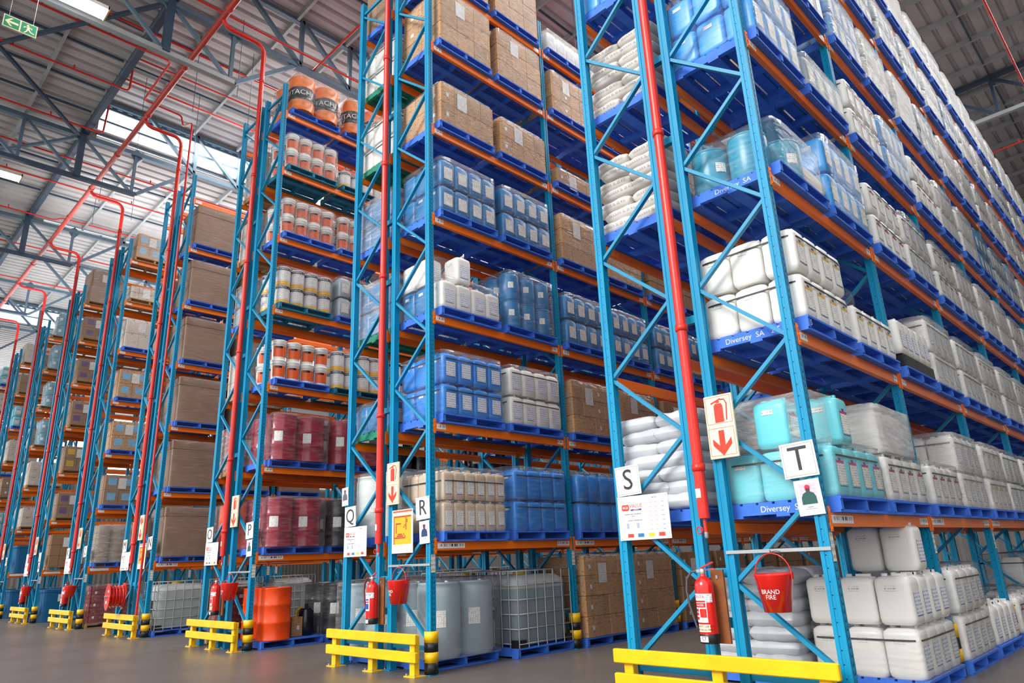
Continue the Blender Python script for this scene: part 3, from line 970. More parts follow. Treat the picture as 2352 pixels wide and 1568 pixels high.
c.item(sack_tm(.6, .5, .3, mat('cream_bag', 'E4DCC8', .5), 3), .22, .38, 0, 'cream bulky bag under film, ' + c.tail, 'bag', None, .3)
film(c, 1.0, 1.18, .53, FILM, .02)
jer(C(0, 'R', 0, 'b', 3), 'JL', 2, FILM, False)
jer(C(0, 'R', 1, 'a', 3), 'JWR', 2, None); jer(C(0, 'R', 1, 'b', 3).text('5', 'side'), 'JW', 2, FILM)
jer(C(0, 'R', 2, 'a', 3), 'JWR', 2, FILM); jer(C(0, 'R', 2, 'b', 3), 'JW', 2, FILM)
jer(C(0, 'R', 3, 'a', 3), 'JWR', 2, MILK); jer(C(0, 'R', 3, 'b', 3), 'JW', 2, MILK)
jer(C(0, 'R', 0, 'a', 4).text('Diversey  SA'), 'JL', 2, FILM, False)
c = C(0, 'R', 0, 'b', 4).text('18', 'side'); jer(c, 'JG', 1, MILK, False)
jer(C(0, 'R', 1, 'a', 4).text('4', 'side'), 'JWR', 2, None); jer(C(0, 'R', 1, 'b', 4), 'JL', 2, MILK, False)
jer(C(0, 'R', 2, 'a', 4), 'JWR', 2, None); jer(C(0, 'R', 2, 'b', 4), 'JW', 2, MILK)
jer(C(0, 'R', 3, 'a', 4), 'JW', 2, MILK); jer(C(0, 'R', 3, 'b', 4), 'JN', 2, FILM, False)
jer(C(0, 'R', 0, 'a', 5), 'JL', 2, FILM, False); jer(C(0, 'R', 0, 'b', 5), 'JW', 2, None)
jer(C(0, 'R', 1, 'a', 5).text('10', 'side'), 'JL', 2, MILK, True); jer(C(0, 'R', 1, 'b', 5), 'JWR', 2, MILK)
jer(C(0, 'R', 2, 'a', 5), 'JW', 2, HOOD); jer(C(0, 'R', 2, 'b', 5), 'JG', 2, MILK)
jer(C(0, 'R', 3, 'a', 5), 'JW', 2, MILK); jer(C(0, 'R', 3, 'b', 5), 'JW', 2, MILK)
for n in (1, 2, 3):
    jer(C(0, 'R', n, 'a', 6), 'JG' if n == 2 else 'JW', 2, MILK); jer(C(0, 'R', n, 'b', 6), 'JN' if n == 3 else 'JG', 2, MILK)
for n in range(4, 10):
    for lv in range(2, 7):
        for i, sl in enumerate('ab'):
            q = (n * 7 + lv * 3 + i * 5) % 9
            jer(C(0, 'R', n, sl, lv), 'JN' if q == 0 else ('JG' if q == 4 else ('JWR' if q % 2 else 'JW')), 2, MILK if (n + i) % 2 else FILM)
for n in range(2, 10):
    for sl in 'ab': jer(C(0, 'R', n, sl, 7), 'JW', 2, MILK if (n % 2) else HOOD)

# ---- row S, seen through its end frame
sacks(C(0, 'L', 0, 'a', 1), 7, SACKX, None, 'white plastic sack')
sacks(C(0, 'L', 0, 'a', 3).text('D'), 7, SACKP, None, 'white printed sack')
sacks(C(0, 'L', 0, 'a', 4).text('Diver      S'), 7, SACKP, None, 'white printed sack')
c = C(0, 'L', 0, 'a', 5); jer(c, 'JL', 1, FILM, False)
sacks(C(0, 'L', 0, 'b', 3), 7, SACKP, None, 'white printed sack')
c = C(0, 'L', 1, 'a', 2); sacks(c, 6, SACKX, None, 'white plastic sack')
sacks(C(0, 'L', 1, 'a', 4), 6, SACKP, None, 'white printed sack')
boxes(C(0, 'L', 1, 'a', 5), 3, 3, 3, .3)

# ---- row R
boxes(C(1, 'R', 0, 'a', 7), 2, 3, 3, .32, wrapm=FILM); boxes(C(1, 'R', 0, 'b', 7), 2, 3, 3, .32, wrapm=FILM)
boxes(C(1, 'R', 0, 'a', 6), 2, 3, 3, .36, wrapm=FILM); boxes(C(1, 'R', 0, 'b', 6), 2, 3, 3, .34, wrapm=FILM)
boxes(C(1, 'R', 0, 'a', 5), 3, 4, 2, .37, wrapm=FILM); boxes(C(1, 'R', 0, 'b', 5), 3, 4, 2, .35, wrapm=FILM)
jer(C(1, 'R', 0, 'a', 4), 'JN', 2, FILM, False); jer(C(1, 'R', 0, 'b', 4).text('66', 'side'), 'JN', 2, FILM, False)
mixj(C(1, 'R', 0, 'a', 3).text('168', 'side', .07), JN, JW)
c = C(1, 'R', 0, 'b', 3).text('1006', 'side', .05); c.pallet(); grid(c, DN, 3, 3, 2, .335, .36, .475, 'deep blue plastic drum', 'drum', 'drums on the racking', rz=0.); film(c, 1.04, 1.12, .96, FILM)
c = C(1, 'R', 0, 'a', 2).text('Diversey SA', size=.07).text('31', 'side', .07); jer(c, 'JB', 2, FILM)
jer(C(1, 'R', 0, 'b', 2).text('372', 'side', .06), 'JW', 2, FILM)
c = C(1, 'R', 0, 'a', 1); c.pallet(); grid(c, BOT, 5, 6, 2, .19, .195, .41, 'pale amber bottle', 'bottle', 'bottles on a pallet'); film(c, .98, 1.19, .84, FILM); strap(c, .975, 1.185, .66)
c = C(1, 'R', 0, 'b', 1).text('1661', 'side', .05); jer(c, 'JBN', 2, FILM)
c = C(1, 'R', 0, 'a', 0, dx=-.3); drums(c, DG, 'grey-blue plastic', FILM, r=.29, h=.95)
c = C(1, 'R', 0, 'b', 0, dx=-.1, dy=.06); ibc(c, IBC)
R1 = {7: ('jw', 1), 6: ('ct', 3), 5: ('ct', 1), 4: ('ct', 3), 3: ('JN', 2), 2: ('ct', 3), 1: ('JBN', 2), 0: ('ct', 4)}
for n in range(1, 5):
    for lv in range(8):
        kind, cnt = R1[lv]
        for sl in 'ab':
            if lv > 4 and n > 2: continue
            c = C(1, 'R', n, sl, lv)
            if kind == 'ct': boxes(c, 3, 4, cnt, .3 if cnt > 1 else .28, KRAFT if n < 2 else BROWN, FILM if n < 2 else None, what='brown carton')
            elif kind == 'jw': jer(c, 'JW', 1, FILM, False)
            elif n == 2 and lv == 4: jer(c, 'JW', 2, None)
            else: jer(c, kind, 2, FILM if n < 3 else None, False)

# ---- row Q, seen through its end frame
boxes(C(1, 'L', 0, 'a', 7), 3, 3, 3, .33, BROWN, FILM, what='brown carton')
for lv in (6, 5): jer(C(1, 'L', 0, 'a', lv, pal='green'), 'JW', 2, FILM)
jer(C(1, 'L', 0, 'a', 4), 'JN', 2, MILK, False)
jer(C(1, 'L', 0, 'a', 3, pal='green'), 'JN', 2, MILK, False)
jer(C(1, 'L', 0, 'a', 2, pal='green').text('Diversey SA', size=.07), 'JN', 1, FILM, False)
drums(C(1, 'L', 0, 'a', 1), DW, 'off-white plastic', FILM, r=.29, h=.93)
drums(C(1, 'L', 0, 'a', 0, dx=-.31), DG, 'pale grey plastic', FILM, r=.29, h=.95)
c = C(1, 'L', 0, 'b', 1); drums(c, DW, 'off-white plastic', None, r=.29, h=.93)
c = C(1, 'L', 1, 'a', 1); ibc(c, IBC, 'grey caged tank'); c = C(1, 'L', 0, 'b', 0); ibc(c, IBC, 'grey caged tank')
drums(C(1, 'L', 1, 'b', 1), DB, 'blue plastic', None, r=.29, h=.93); drums(C(1, 'L', 1, 'a', 2), DK, 'black steel', None)

# ---- row P
drums(C(2, 'R', 0, 'a', 7), DO, 'orange and black', FILM); drums(C(2, 'R', 0, 'b', 7), DO, 'orange and black', FILM)
pails(C(2, 'R', 0, 'a', 6, pal='teal'), PAIL, 'white and orange pail'); pails(C(2, 'R', 0, 'b', 6, pal='teal'), TIN, 'white and yellow tin', nz=1)
pails(C(2, 'R', 0, 'a', 5), PAIL, 'white and orange pail'); pails(C(2, 'R', 0, 'b', 5), PAIL, 'white and orange pail')
pails(C(2, 'R', 0, 'a', 4, pal='teal'), TIN, 'white and yellow tin'); jer(C(2, 'R', 0, 'b', 4), 'JG', 2, FILM, False)
pails(C(2, 'R', 0, 'a', 3), PAIL, 'white and orange pail', None); pails(C(2, 'R', 0, 'b', 3, pal='teal'), TIN, 'white and yellow tin')
for lv in (2, 1):
    drums(C(2, 'R', 0, 'a', lv), DR, 'dark red steel'); drums(C(2, 'R', 0, 'b', lv), DR if lv == 2 else DK, 'dark red steel' if lv == 2 else 'black steel')
c = C(2, 'R', 0, 'a', 0, dx=.02, dy=.06); c.pallet(); grid(c, DO2, 2, 2, 1, .596, .596, .88, 'red-orange steel drum', 'drum', 'drums on the racking', rz=0., skip=lambda ix, iy, iz: ix == 1 and iy == 1)
c.item(carton(.3, .26, .34, KRAFT), .1, .22, 0, 'small brown carton beside the hand pump on the floor pallet of row P', 'carton', None, .34); drums(C(2, 'R', 0, 'b', 0), DK, 'black steel', FILM)
for n in (1, 2):
    drums(C(2, 'R', n, 'a', 2), DK, 'black steel', None); ibc(C(2, 'R', n, 'a', 0), IBC, 'grey caged tank'); ibc(C(2, 'R', n, 'b', 0), IBC, 'grey caged tank')
    ibc(C(2, 'R', n, 'a', 1), IBC, 'grey caged tank'); drums(C(2, 'R', n, 'b', 1), DK, 'black steel', None); pails(C(2, 'R', n, 'a', 3), TIN, 'white and yellow tin', None)
# ---- row O
for lv in (6, 5, 3): boxes(C(2, 'L', 0, 'a', lv, pal='wooden'), 3, 3, 3, .3, PALEC, MILK, what='pale carton')
jer(C(2, 'L', 0, 'a', 4), 'JG', 2, MILK, False); drums(C(2, 'L', 0, 'a', 2, pal='wooden'), DR, 'dark red steel', MILK)
drums(C(2, 'L', 0, 'a', 1), DO2, 'red-orange steel', FILM); boxes(C(2, 'L', 0, 'a', 0, pal='wooden'), 3, 3, 3, .3, CRATE, FILM, what='dark red bottle carton')
# ---- row N and M
for lv in range(1, 7):
    gay(C(3, 'R', 0, 'a', lv)); gay(C(3, 'R', 0, 'b', lv))
ibc(C(3, 'R', 0, 'a', 0), IBCW, 'pale caged liquid tank'); ibc(C(3, 'R', 0, 'b', 0), IBCW, 'pale caged liquid tank'); ibc(C(3, 'R', 1, 'a', 0), IBCW, 'pale caged tank')
gay(C(3, 'R', 1, 'a', 1)); gay(C(3, 'R', 1, 'a', 2))
for lv in (1, 2, 3, 5): boxes(C(3, 'L', 0, 'a', lv, pal='wooden'), 3, 3, 3, .3, PALEC, MILK, what='pale carton')
# ---- row L and K
boxes(C(4, 'R', 0, 'a', 7, pal='wooden'), 2, 3, 2, .4, KRAFT, MILK, stick=STICK, what='stickered brown carton')
boxes(C(4, 'R', 0, 'a', 6, pal='wooden'), 3, 5, 2, .2, PALEC, FILM, what='small white carton')
boxes(C(4, 'R', 0, 'a', 5), 2, 3, 2, .45, PALEC, MILK, what='silvery carton')
for lv in (4, 3, 2): boxes(C(4, 'R', 0, 'a', lv), 2, 3, 2, .42, KRAFT if lv != 2 else BROWN, FILM, stick=STICK, what='stickered brown carton')
c = C(4, 'R', 0, 'a', 1); c.pallet(); grid(c, DF, 2, 3, 2, .42, .39, .5, 'brown fibre drum', 'drum', 'drums on the racking'); film(c, .95, 1.2, 1.01, MILK)
boxes(C(4, 'R', 0, 'a', 0, pal='wooden'), 3, 4, 3, .32, CRATE, FILM, what='dark red bottle carton', sheet=False)
for lv in range(1, 7): boxes(C(4, 'R', 0, 'b', lv, pal='wooden'), 2, 3, 2, .4, BROWN, FILM, what='brown carton')
for lv in (1, 3, 5): boxes(C(4, 'L', 0, 'a', lv, pal='wooden'), 3, 3, 3, .3, PALEC, MILK, what='pale carton')
# ---- row J, I, H, G, F and the ones behind
boxes(C(5, 'R', 0, 'a', 7, pal='wooden'), 1, 2, 2, .62, BROWN, MILK, what='large brown carton')
for lv in (6, 5, 4, 2): boxes(C(5, 'R', 0, 'a', lv, pal='wooden'), 2, 3, 2, .4, BROWN, FILM, stick=PURP, what='purple-stickered carton')
boxes(C(5, 'R', 0, 'a', 3, pal='wooden'), 2, 3, 2, .4, BROWN, FILM, stick=mat('yellow_sticker', 'D8B020', .5), what='yellow-stickered carton')
boxes(C(5, 'R', 0, 'a', 1, pal='wooden'), 2, 4, 3, .34, BROWN, None, what='brown carton')
for sl in 'ab': C(5, 'R', 0, sl, 0).item(BIN, 0, 0, 0, 'dark blue bulk bin on the floor, %s, row J' % ('nearer' if sl == 'a' else 'farther'), 'bin', 'blue bulk bins', 1.)
C(6, 'R', 0, 'a', 0).item(BIN, 0, 0, 0, 'dark blue bulk bin on the floor, nearer, row H', 'bin', 'blue bulk bins', 1.)
C(6, 'R', 0, 'a', 1).item(BIN, 0, 0, 0.01, 'dark blue bulk bin on level one, row H', 'bin', 'blue bulk bins', 1.)
C(6, 'R', 0, 'b', 0).item(BIN, 0, 0, 0, 'dark blue bulk bin on the floor, farther, row H', 'bin', 'blue bulk bins', 1.)
for lv in (7, 6, 5, 4): drums(C(6, 'R', 0, 'a', lv, pal='wooden'), DT, 'teal plastic', MILK, r=.2, h=.51, nz=2, n=2)
boxes(C(6, 'R', 0, 'a', 3, pal='wooden'), 2, 3, 3, .3, PALEC, MILK, what='pale carton'); boxes(C(6, 'R', 0, 'a', 2, pal='wooden'), 2, 3, 2, .35, PALEC, FILM, what='pale carton')
for k in (7, 8):
    for lv in range(1, 8):
        if (k + lv) % 3 == 0: jer(C(k, 'R', 0, 'a', lv), 'JT', 2, FILM, False)
        elif (k + lv) % 3 == 1: boxes(C(k, 'R', 0, 'a', lv, pal='wooden'), 2, 3, 2, .4, BROWN, FILM, what='brown carton')
        else: boxes(C(k, 'R', 0, 'a', lv, pal='wooden'), 3, 3, 3, .3, PALEC, MILK, what='pale carton')
    C(k, 'R', 0, 'a', 0).item(BIN, 0, 0, 0, 'dark blue bulk bin on the floor of row %s' % RIGHT[k], 'bin', 'blue bulk bins', 1.)
for k in (5, 6, 7):
    for lv in (2, 4, 6): boxes(C(k, 'L', 0, 'a', lv, pal='wooden'), 2, 3, 2, .42, PALEC, MILK, what='pale carton')
emit()
# ------------------------------------------------------------------ end-of-row fittings
def simple(name, mesh, loc, label, cat, group=None, rz=0., parts=()):
    """a thing that is one mesh, or an Empty with parts [(name, mesh, [(sub, mesh)], label)]"""
    if parts:
        r = link(name, None)
        for pn, me, subs, lb in parts:
            q = link(pn, me, r)
            if lb: q['label'] = lb
            for sn, sm in subs: link(sn, sm, q)
    else: r = link(name, mesh)
    r.location = loc; r.rotation_euler = (0, 0, rz); props(r, label, cat, group); return r


def mk(fn, name): b = MB(); fn(b); return b.mesh(name)


PLANK = lambda b, z: b.rbox(-1.03, 1.03, -.05, .0, z, z + .12, YEL, .008)
RAIL = [mk(lambda b: PLANK(b, .37), 'rail_plank'), mk(lambda b: PLANK(b, .165), 'rail_plank')]
GPOST = []
for x in (-.9, 0, .9):
    GPOST.append((mk(lambda b: b.rbox(x - .05, x + .05, .002, .085, .01, .47, YEL, .006), 'rail_post'),
                  mk(lambda b: [b.box(x - .11, x + .11, -.04, .14, 0, .012, YEL), b.lathe([(.012, .012), (.012, .035)], 6, GALV, (x - .085, -.015)), b.lathe([(.012, .012), (.012, .035)], 6, GALV, (x + .085, -.015))], 'base_plate')))


def ring_guard(bands, h):
    out = []
    z = 0; n = 24
    for m, dz in bands:
        b = MB(); ri, ro = .079, .088
        b.loft([[(r * math.cos(2 * pi * i / n), r * math.sin(2 * pi * i / n), zz) for i in range(n)] for r, zz in ((ri, z), (ro, z), (ro, z + dz), (ri, z + dz), (ri, z))], m, True, False)
        out.append(('band', b.mesh('band'), [], None)); z += dz
    return out


GUARD = ring_guard([(BLK, .13), (YEL, .12), (BLK, .11), (YEL, .13)], .49)
GUARDB = ring_guard([(BLK, .28)], .28)
def screw4(w, h):
    b = MB()
    for sx in (-1, 1):
        for sz in (-1, 1): b.loft([[(sx * (w / 2 - .018) + .006 * math.cos(a * pi / 4), y, sz * (h / 2 - .018) + .006 * math.sin(a * pi / 4)) for a in range(8)] for y in (-.004, -.007)], GALV, False)
    return b.mesh('screw')


def frame_line(w, h, m, t=.002, inset=.016):
    b = MB(); a, c = w / 2 - inset, h / 2 - inset; y0, y1 = -.0045, -.0035
    b.box(-a, a, y0, y1, c - t, c, m); b.box(-a, a, y0, y1, -c, -c + t, m); b.box(-a, -a + t, y0, y1, -c, c, m); b.box(a - t, a, y0, y1, -c, c, m)
    return b.mesh('border_line')


SCREW = screw4(.29, .29); FRL = frame_line(.29, .29, INK); PLATE = mk(lambda b: b.box(-.145, .145, -.003, .003, -.145, .145, WHT), 'sign_plate')
WARMP = mat('paper_white', 'F2F1F4', .35, var=.02)


def letter_sign(ch, x, z, tilt):
    me = text_mesh(ch, .285, INK, 'letter', .0015).copy(); me.transform(Matrix.Translation((0, -.005, 0)))
    r = simple('letter_sign', None, (x, -.064, z), 'white square sign with black letter %s at the end of its row' % ch, 'sign', None, 0, [('sign_plate', PLATE, [], None), ('letter', me, [], 'black letter ' + ch), ('border_line', FRL, [], None), ('screw', SCREW, [], None)])
    r.rotation_euler = (0, tilt, 0)


def tx(t, size, m, x, z, nm='print_line', y=-.0045):
    me = text_mesh(t, size, m, nm, .0006).copy(); me.transform(Matrix.Translation((x, y, z))); return (nm, me, [], None)


def info_board(let, x, z):
    w, h = .59, .42; p = [('board_plate', mk(lambda b: b.box(-w / 2, w / 2, -.003, .003, -h / 2, h / 2, WARMP), 'board_plate'), [], None)]
    bad = MB(); bad.prism([(-.25 + (.1 if i in (1, 2) else 0) * 0 + xx, zz) for i, (xx, zz) in enumerate([(0, .085), (.01, .07), (.08, .07), (.09, .085), (.09, .115), (.08, .13), (.01, .13), (0, .115)])], -.0045, -.0035, mat('logo_red', 'E0402C', .4))
    p.append(('logo_badge', bad.mesh('logo_badge'), [], None)); p.append(tx('RCB', .034, WARMP, -.205, .1, 'logo_text', -.0055))
    p.append(tx('VALUE', .052, mat('logo_orange', 'E0562A', .4), -.08, .112, 'logo_text'))
    p.append(('logo_bar', mk(lambda b: b.box(-.145, -.015, -.0045, -.0035, .068, .083, mat('logo_purple', '4A2A8A', .4)), 'logo_bar'), [], None)); p.append(tx('LOGISTICS', .013, WARMP, -.08, .0755, 'logo_text', -.0055))
    p += [tx('MAXIMUM SAFE LOAD PER BAY', .014, INK, -.12, .035), tx('2 000 KG', .014, mat('logo_red', 'E0402C'), -.12, .015), tx('RACKING CONFIGURATION', .013, INK, -.1, -.025), tx('SAFE LOAD', .012, INK, .14, .18)]
    g = MB()
    for j in range(7):
        for i, xx in enumerate((.09, .15, .23)): g.box(xx - .014, xx + .014, -.0045, -.0035, .13 - j * .042, .136 - j * .042, mat('pale_red_print', 'D8A0A0') if i < 2 else mat('pale_blue_print', '7A92B8'))
    for xx in (-.2, -.19, -.18, -.08, -.07, -.06): g.box(xx - .003, xx + .003, -.0045, -.0035, -.1, -.05, mat('pale_blue_print', '7A92B8'))
    p.append(('load_table', g.mesh('load_table'), [], None))
    for xx, m in ((-.165, mat('logo_red', 'E0402C')), (-.045, mat('icon_blue', '1878B0')), (.08, mat('icon_yellow', 'E4C428')), (.195, mat('logo_red', 'E0402C'))):
        p.append(('icon_block', mk(lambda b: b.box(xx - .035, xx + .035, -.0045, -.0035, -.185, -.15, m), 'icon_block'), [], None))
    sc = screw4(w, h); p.append(('screw', sc, [], None))
    simple('information_board', None, (x, -.064, z), 'white load notice board under the letter %s' % let, 'notice board', None, 0, p)


def photo(let, x, z, cap, jacket, wall, w=.21, h=.285):
    p = [('paper', mk(lambda b: b.box(-w / 2, w / 2, -.002, .002, -h / 2, h / 2, WARMP), 'paper'), [], None)]
    y = -.0032
    p.append(('printed_background', mk(lambda b: b.box(-.068, .068, y, -.0022, -.055, .115, wall), 'printed_background'), [], None))
    br = MB()
    for j in range(6): br.box(-.068, .068, y - .0006, y, -.05 + j * .028, -.0485 + j * .028, mat('mortar_print', 'A890A8'))
    p.append(('printed_bricks', br.mesh('printed_bricks'), [], None))
    body = MB(); body.prism([(-.062, -.055), (.062, -.055), (.06, .0), (.045, .03), (.018, .045), (-.018, .045), (-.045, .03), (-.06, 0)], y - .0014, y - .0008, jacket)
    p.append(('printed_jacket', body.mesh('printed_jacket'), [], None))
    hd = MB(); hd.prism([(.019 * math.cos(a * pi / 6), .064 + .026 * math.sin(a * pi / 6)) for a in range(12)], y - .0022, y - .0016, SKIN); p.append(('printed_face', hd.mesh('printed_face'), [], None))
    cp = MB(); cp.prism([(-.022, .074), (.024, .074), (.021, .092), (.008, .1), (-.01, .1), (-.02, .09)], y - .003, y - .0024, cap); p.append(('printed_cap', cp.mesh('printed_cap'), [], None))
    ln = MB(); ln.box(-.05, .05, y, -.0022, -.095, -.09, mat('grey_ink', '9A9AA4')); ln.box(-.025, .025, y, -.0022, -.08, -.076, INK); p.append(('caption_line', ln.mesh('caption_line'), [], None))
    r = simple('posted_photo', None, (x, -.064, z), 'posted paper photo of a worker beside the letter %s' % let, 'photo', None, 0, p); r.rotation_euler = (0, -.05, 0)


def arrow(m):
    b = MB(); b.prism([(-.03, .11), (.03, .11), (.03, -.03), (.09, .03), (.09, -.03), (0, -.115), (-.09, -.03), (-.09, .03), (-.03, -.03)][:3] + [(.03, -.03)][:0] + [(.03, -.035), (.09, .03), (.09, -.03), (0, -.115), (-.09, -.03), (-.09, .03), (-.03, -.035)][0:], -.018, -.0165, m); return b.mesh('arrow')


def fire_sign(where, x, z, reel=False):
    w, h = .28, .58; p = [('sign_panel', mk(lambda b: b.rbox(-w / 2, w / 2, -.016, .012, -h / 2, h / 2, CREAM, .004), 'sign_panel'), [], None)]
    b = MB(); b.prism([(-.026, .11), (.026, .11), (.026, -.0)][:0] + [(-.028, .112), (.028, .112), (.028, -.025), (.092, .042), (.092, -.02), (0, -.118), (-.092, -.02), (-.092, .042), (-.028, -.025)], -.0175, -.0165, SIGNRED)
    me = b.mesh('arrow'); me.transform(Matrix.Translation((0, 0, -.15))); p.append(('arrow', me, [], None))
    b = MB()
    if reel:
        for r in (.03, .055, .08): b.tube([(r * math.cos(a * pi / 10), -.017, .15 + r * math.sin(a * pi / 10)) for a in range(20)], .006, SIGNRED, 5, True)
    else:
        b.prism([(-.045, .035), (.045, .035), (.045, .185), (.03, .21), (-.03, .21), (-.045, .185)], -.0175, -.0165, SIGNRED)
        b.box(-.018, .018, -.0175, -.0165, .215, .232, SIGNRED); b.bar((-.07, -.017, .215), (.03, -.017, .25), .003, .014, SIGNRED)
        b.tube([(.03, -.017, .245), (.065, -.017, .24), (.085, -.017, .2), (.08, -.017, .16), (.07, -.017, .05)], .006, SIGNRED, 5)
    p.append(('hose_reel_symbol' if reel else 'extinguisher_symbol', b.mesh('symbol'), [], None))
    for zz in (.15, -.14):
        m2 = frame_line(.25, .25, SIGNRED, .003, 0); m2.transform(Matrix.Translation((0, -.0135, zz))); p.append(('border_line', m2, [], None))
    simple('fire_sign', None, (x, -.075, z), 'cream sign with red %s and down arrow, %s' % ('hose reel' if reel else 'extinguisher', where), 'sign', None, 0, p)


def extinguisher(where, x, brand, notice, num):
    r = .082; z0 = 0; b = MB()
    b.lathe([(r * .96, .06), (r, .07), (r, .46), (r * .93, .49), (r * .7, .52), (r * .35, .54), (.025, .545), (.025, .56)], 24, RED)
    p = [('cylinder', b.mesh('cylinder'), [], None)]
    b = MB(); b.lathe([(r * .97, 0), (r * 1.02, .005), (r * 1.02, .075), (r * .98, .08)], 24, BLK); p.append(('base_cap', b.mesh('base_cap'), [], None))
    b = MB(); b.lathe([(.02, .555), (.024, .56), (.024, .6), (.015, .605)], 12, GALV); b.cbox((-.03, 0, .585), (.05, .024, .024), GALV); p.append(('valve', b.mesh('valve'), [], None))
    b = MB(); b.bar((-.02, 0, .605), (.12, -.02, .655), .022, .012, RED); b.bar((-.01, 0, .59), (.13, -.01, .6), .02, .008, RED); p.append(('lever', b.mesh('lever'), [], None))
    b = MB(); b.tube([(-.05, 0, .585), (-.1, -.02, .58), (-.15, -.02, .52), (-.165, -.02, .42), (-.15, -.02, .3), (-.115, -.02, .18), (-.1, -.015, .12)], .011, mat('grey_hose', '4A4C50', .5) if num == '57' else mat('dark_red_hose', '7A2028', .4), 8); p.append(('hose', b.mesh('hose'), [], None))
    q = MB(); R = r + .001
    def cyl_label(q, a0, a1, z0, z1, m, R=R):
        for i in range(8):
            aa, bb = a0 + (a1 - a0) * i / 8, a0 + (a1 - a0) * (i + 1) / 8
            q.quad([(R * math.sin(aa), -R * math.cos(aa), z0), (R * math.sin(bb), -R * math.cos(bb), z0), (R * math.sin(bb), -R * math.cos(bb), z1), (R * math.sin(aa), -R * math.cos(aa), z1)], m)
    cyl_label(q, -.9, .55, .17, .4, WARMP); cyl_label(q, .5, 1.25, .33, .4, m_print('service_label', 'EEEEF0', '3A3A44', 60, .5)); q2 = MB()
    if notice:
        cyl_label(q2, -.85, .45, .33, .345, RED, R + .001); cyl_label(q2, -.85, .45, .29, .325, RED, R + .001); cyl_label(q2, -.25, .48, .21, .28, RED, R + .001)
        for zz in (.255, .225, .19): cyl_label(q2, -.85, -.4, zz, zz + .024, RED, R + .001)
    else:
        cyl_label(q2, -.7, .4, .3, .32, mat('label_blue', '1A50B0'), R + .001); cyl_label(q2, -.7, .4, .27, .29, RED, R + .001); cyl_label(q2, -.7, .4, .19, .26, mat('label_blue', '1A50B0'), R + .001)
    p.append(('label', q.mesh('label'), [('label_print', q2.mesh('label_print'))], None))
    def cyltext(t, s, m, zz, a0):
        me = text_mesh(t, s, m, 'lettering', 0).copy()
        for v in me.vertices:
            a = v.co.x / R + a0; v.co = ((R + .0022) * math.sin(a), -(R + .0022) * math.cos(a), v.co.z + zz)
        return ('lettering', me, [], None)
    p.append(cyltext(brand, .034, RED if notice else mat('label_blue', '1A50B0'), .375, -.25))
    if notice:
        q = MB(); cyl_label(q, -.75, .7, .095, .155, CREAM); p.append(('warning_label', q.mesh('warning_label'), [], None))
        p.append(cyltext('DO NOT USE ON', .023, INK, .138, 0)); p.append(cyltext('ELECTRICAL FIRES', .02, INK, .112, 0)); p.append(cyltext('WATER', .022, WARMP, .307, -.2))
    q = MB(); cyl_label(q, -.7, .35, .015, .06, WARMP, r * 1.025); p.append(('number_tag', q.mesh('number_tag'), [], None))
    me = cyltext(num, .045, mat('blue_pen', '2A3A8A'), .038, -.1); p.append(me)
    simple('fire_extinguisher', None, (x - 1.085, -.185, .57), 'red fire extinguisher hung between posts at end of rows %s' % where, 'fire extinguisher', None, 0, p)
    bd = MB(); bd.box(-.06, .06, -.012, .012, -.3, .3, m_wood('varnished_board', '9A5A2C', '6E3C1C'))
    bk = MB(); bk.lathe([(.006, 0), (.006, .0)], 6, GALV) if False else bk.cbox((0, -.016, .24), (.02, .01, .03), GALV)
    simple('backing_board', None, (x - 1.0, -.085, .86), 'brown wooden board behind the extinguisher, rows %s' % where, 'board', None, 0, [('plank', bd.mesh('plank'), [], None), ('hook', bk.mesh('hook'), [], None)])


def bucket(where, x, full):
    b = MB(); b.lathe([(.1, 0), (.106, 0.0), (.15, .275), (.156, .285), (.15, .29), (.145, .28), (.1, .012)], 28, RED, cap=False)
    bt = MB(); bt.lathe([(.1, .004), (.1, .012)], 28, RED)
    h = MB(); h.tube([(.152 * math.cos(a), 0, .285 + .16 * math.sin(a)) for a in np.linspace(0, pi, 14)], .005, RED, 6)
    lug = MB(); lug.cbox((.156, 0, .27), (.008, .03, .05), RED); lug.cbox((-.156, 0, .27), (.008, .03, .05), RED)
    p = [('bucket_shell', b.mesh('bucket_shell'), [], None), ('bucket_base', bt.mesh('bucket_base'), [], None), ('handle', h.mesh('handle'), [], None), ('handle_lug', lug.mesh('handle_lug'), [], None)]
    for t, zz in (('BRAND', .155), ('FIRE', .115)):
        me = text_mesh(t, .048, WHT, 'lettering', .0).copy()
        for v in me.vertices:
            zq = v.co.z + zz; R = .106 + .16 * zq + .002 + .0; a = v.co.x * .95 / R + (.1 if where[0] == 'S' else -.25); v.co = (R * math.sin(a), -R * math.cos(a), zq)
        p.append(('lettering', me, [], None))
    r = simple('fire_bucket', None, (x - .42, -.23, .835), 'red fire bucket hanging from a bar at end of rows %s' % where, 'bucket', None, 0, p)
    br = MB(); br.bar((-.455, 0, 0), (.455, 0, 0), .008, .028, GALV)
    hk = MB(); hk.tube([(.03, .01, -.005), (.03, -.1, -.006), (.03, -.165, -.012), (.03, -.175, .005)], .006, GALV, 6)
    simple('hanging_bar', None, (x - .45, -.054, 1.3), 'flat steel bar holding the fire bucket, rows %s' % where, 'bar', None, 0, [('bar', br.mesh('bar'), [], None), ('hook', hk.mesh('hook'), [], None)])


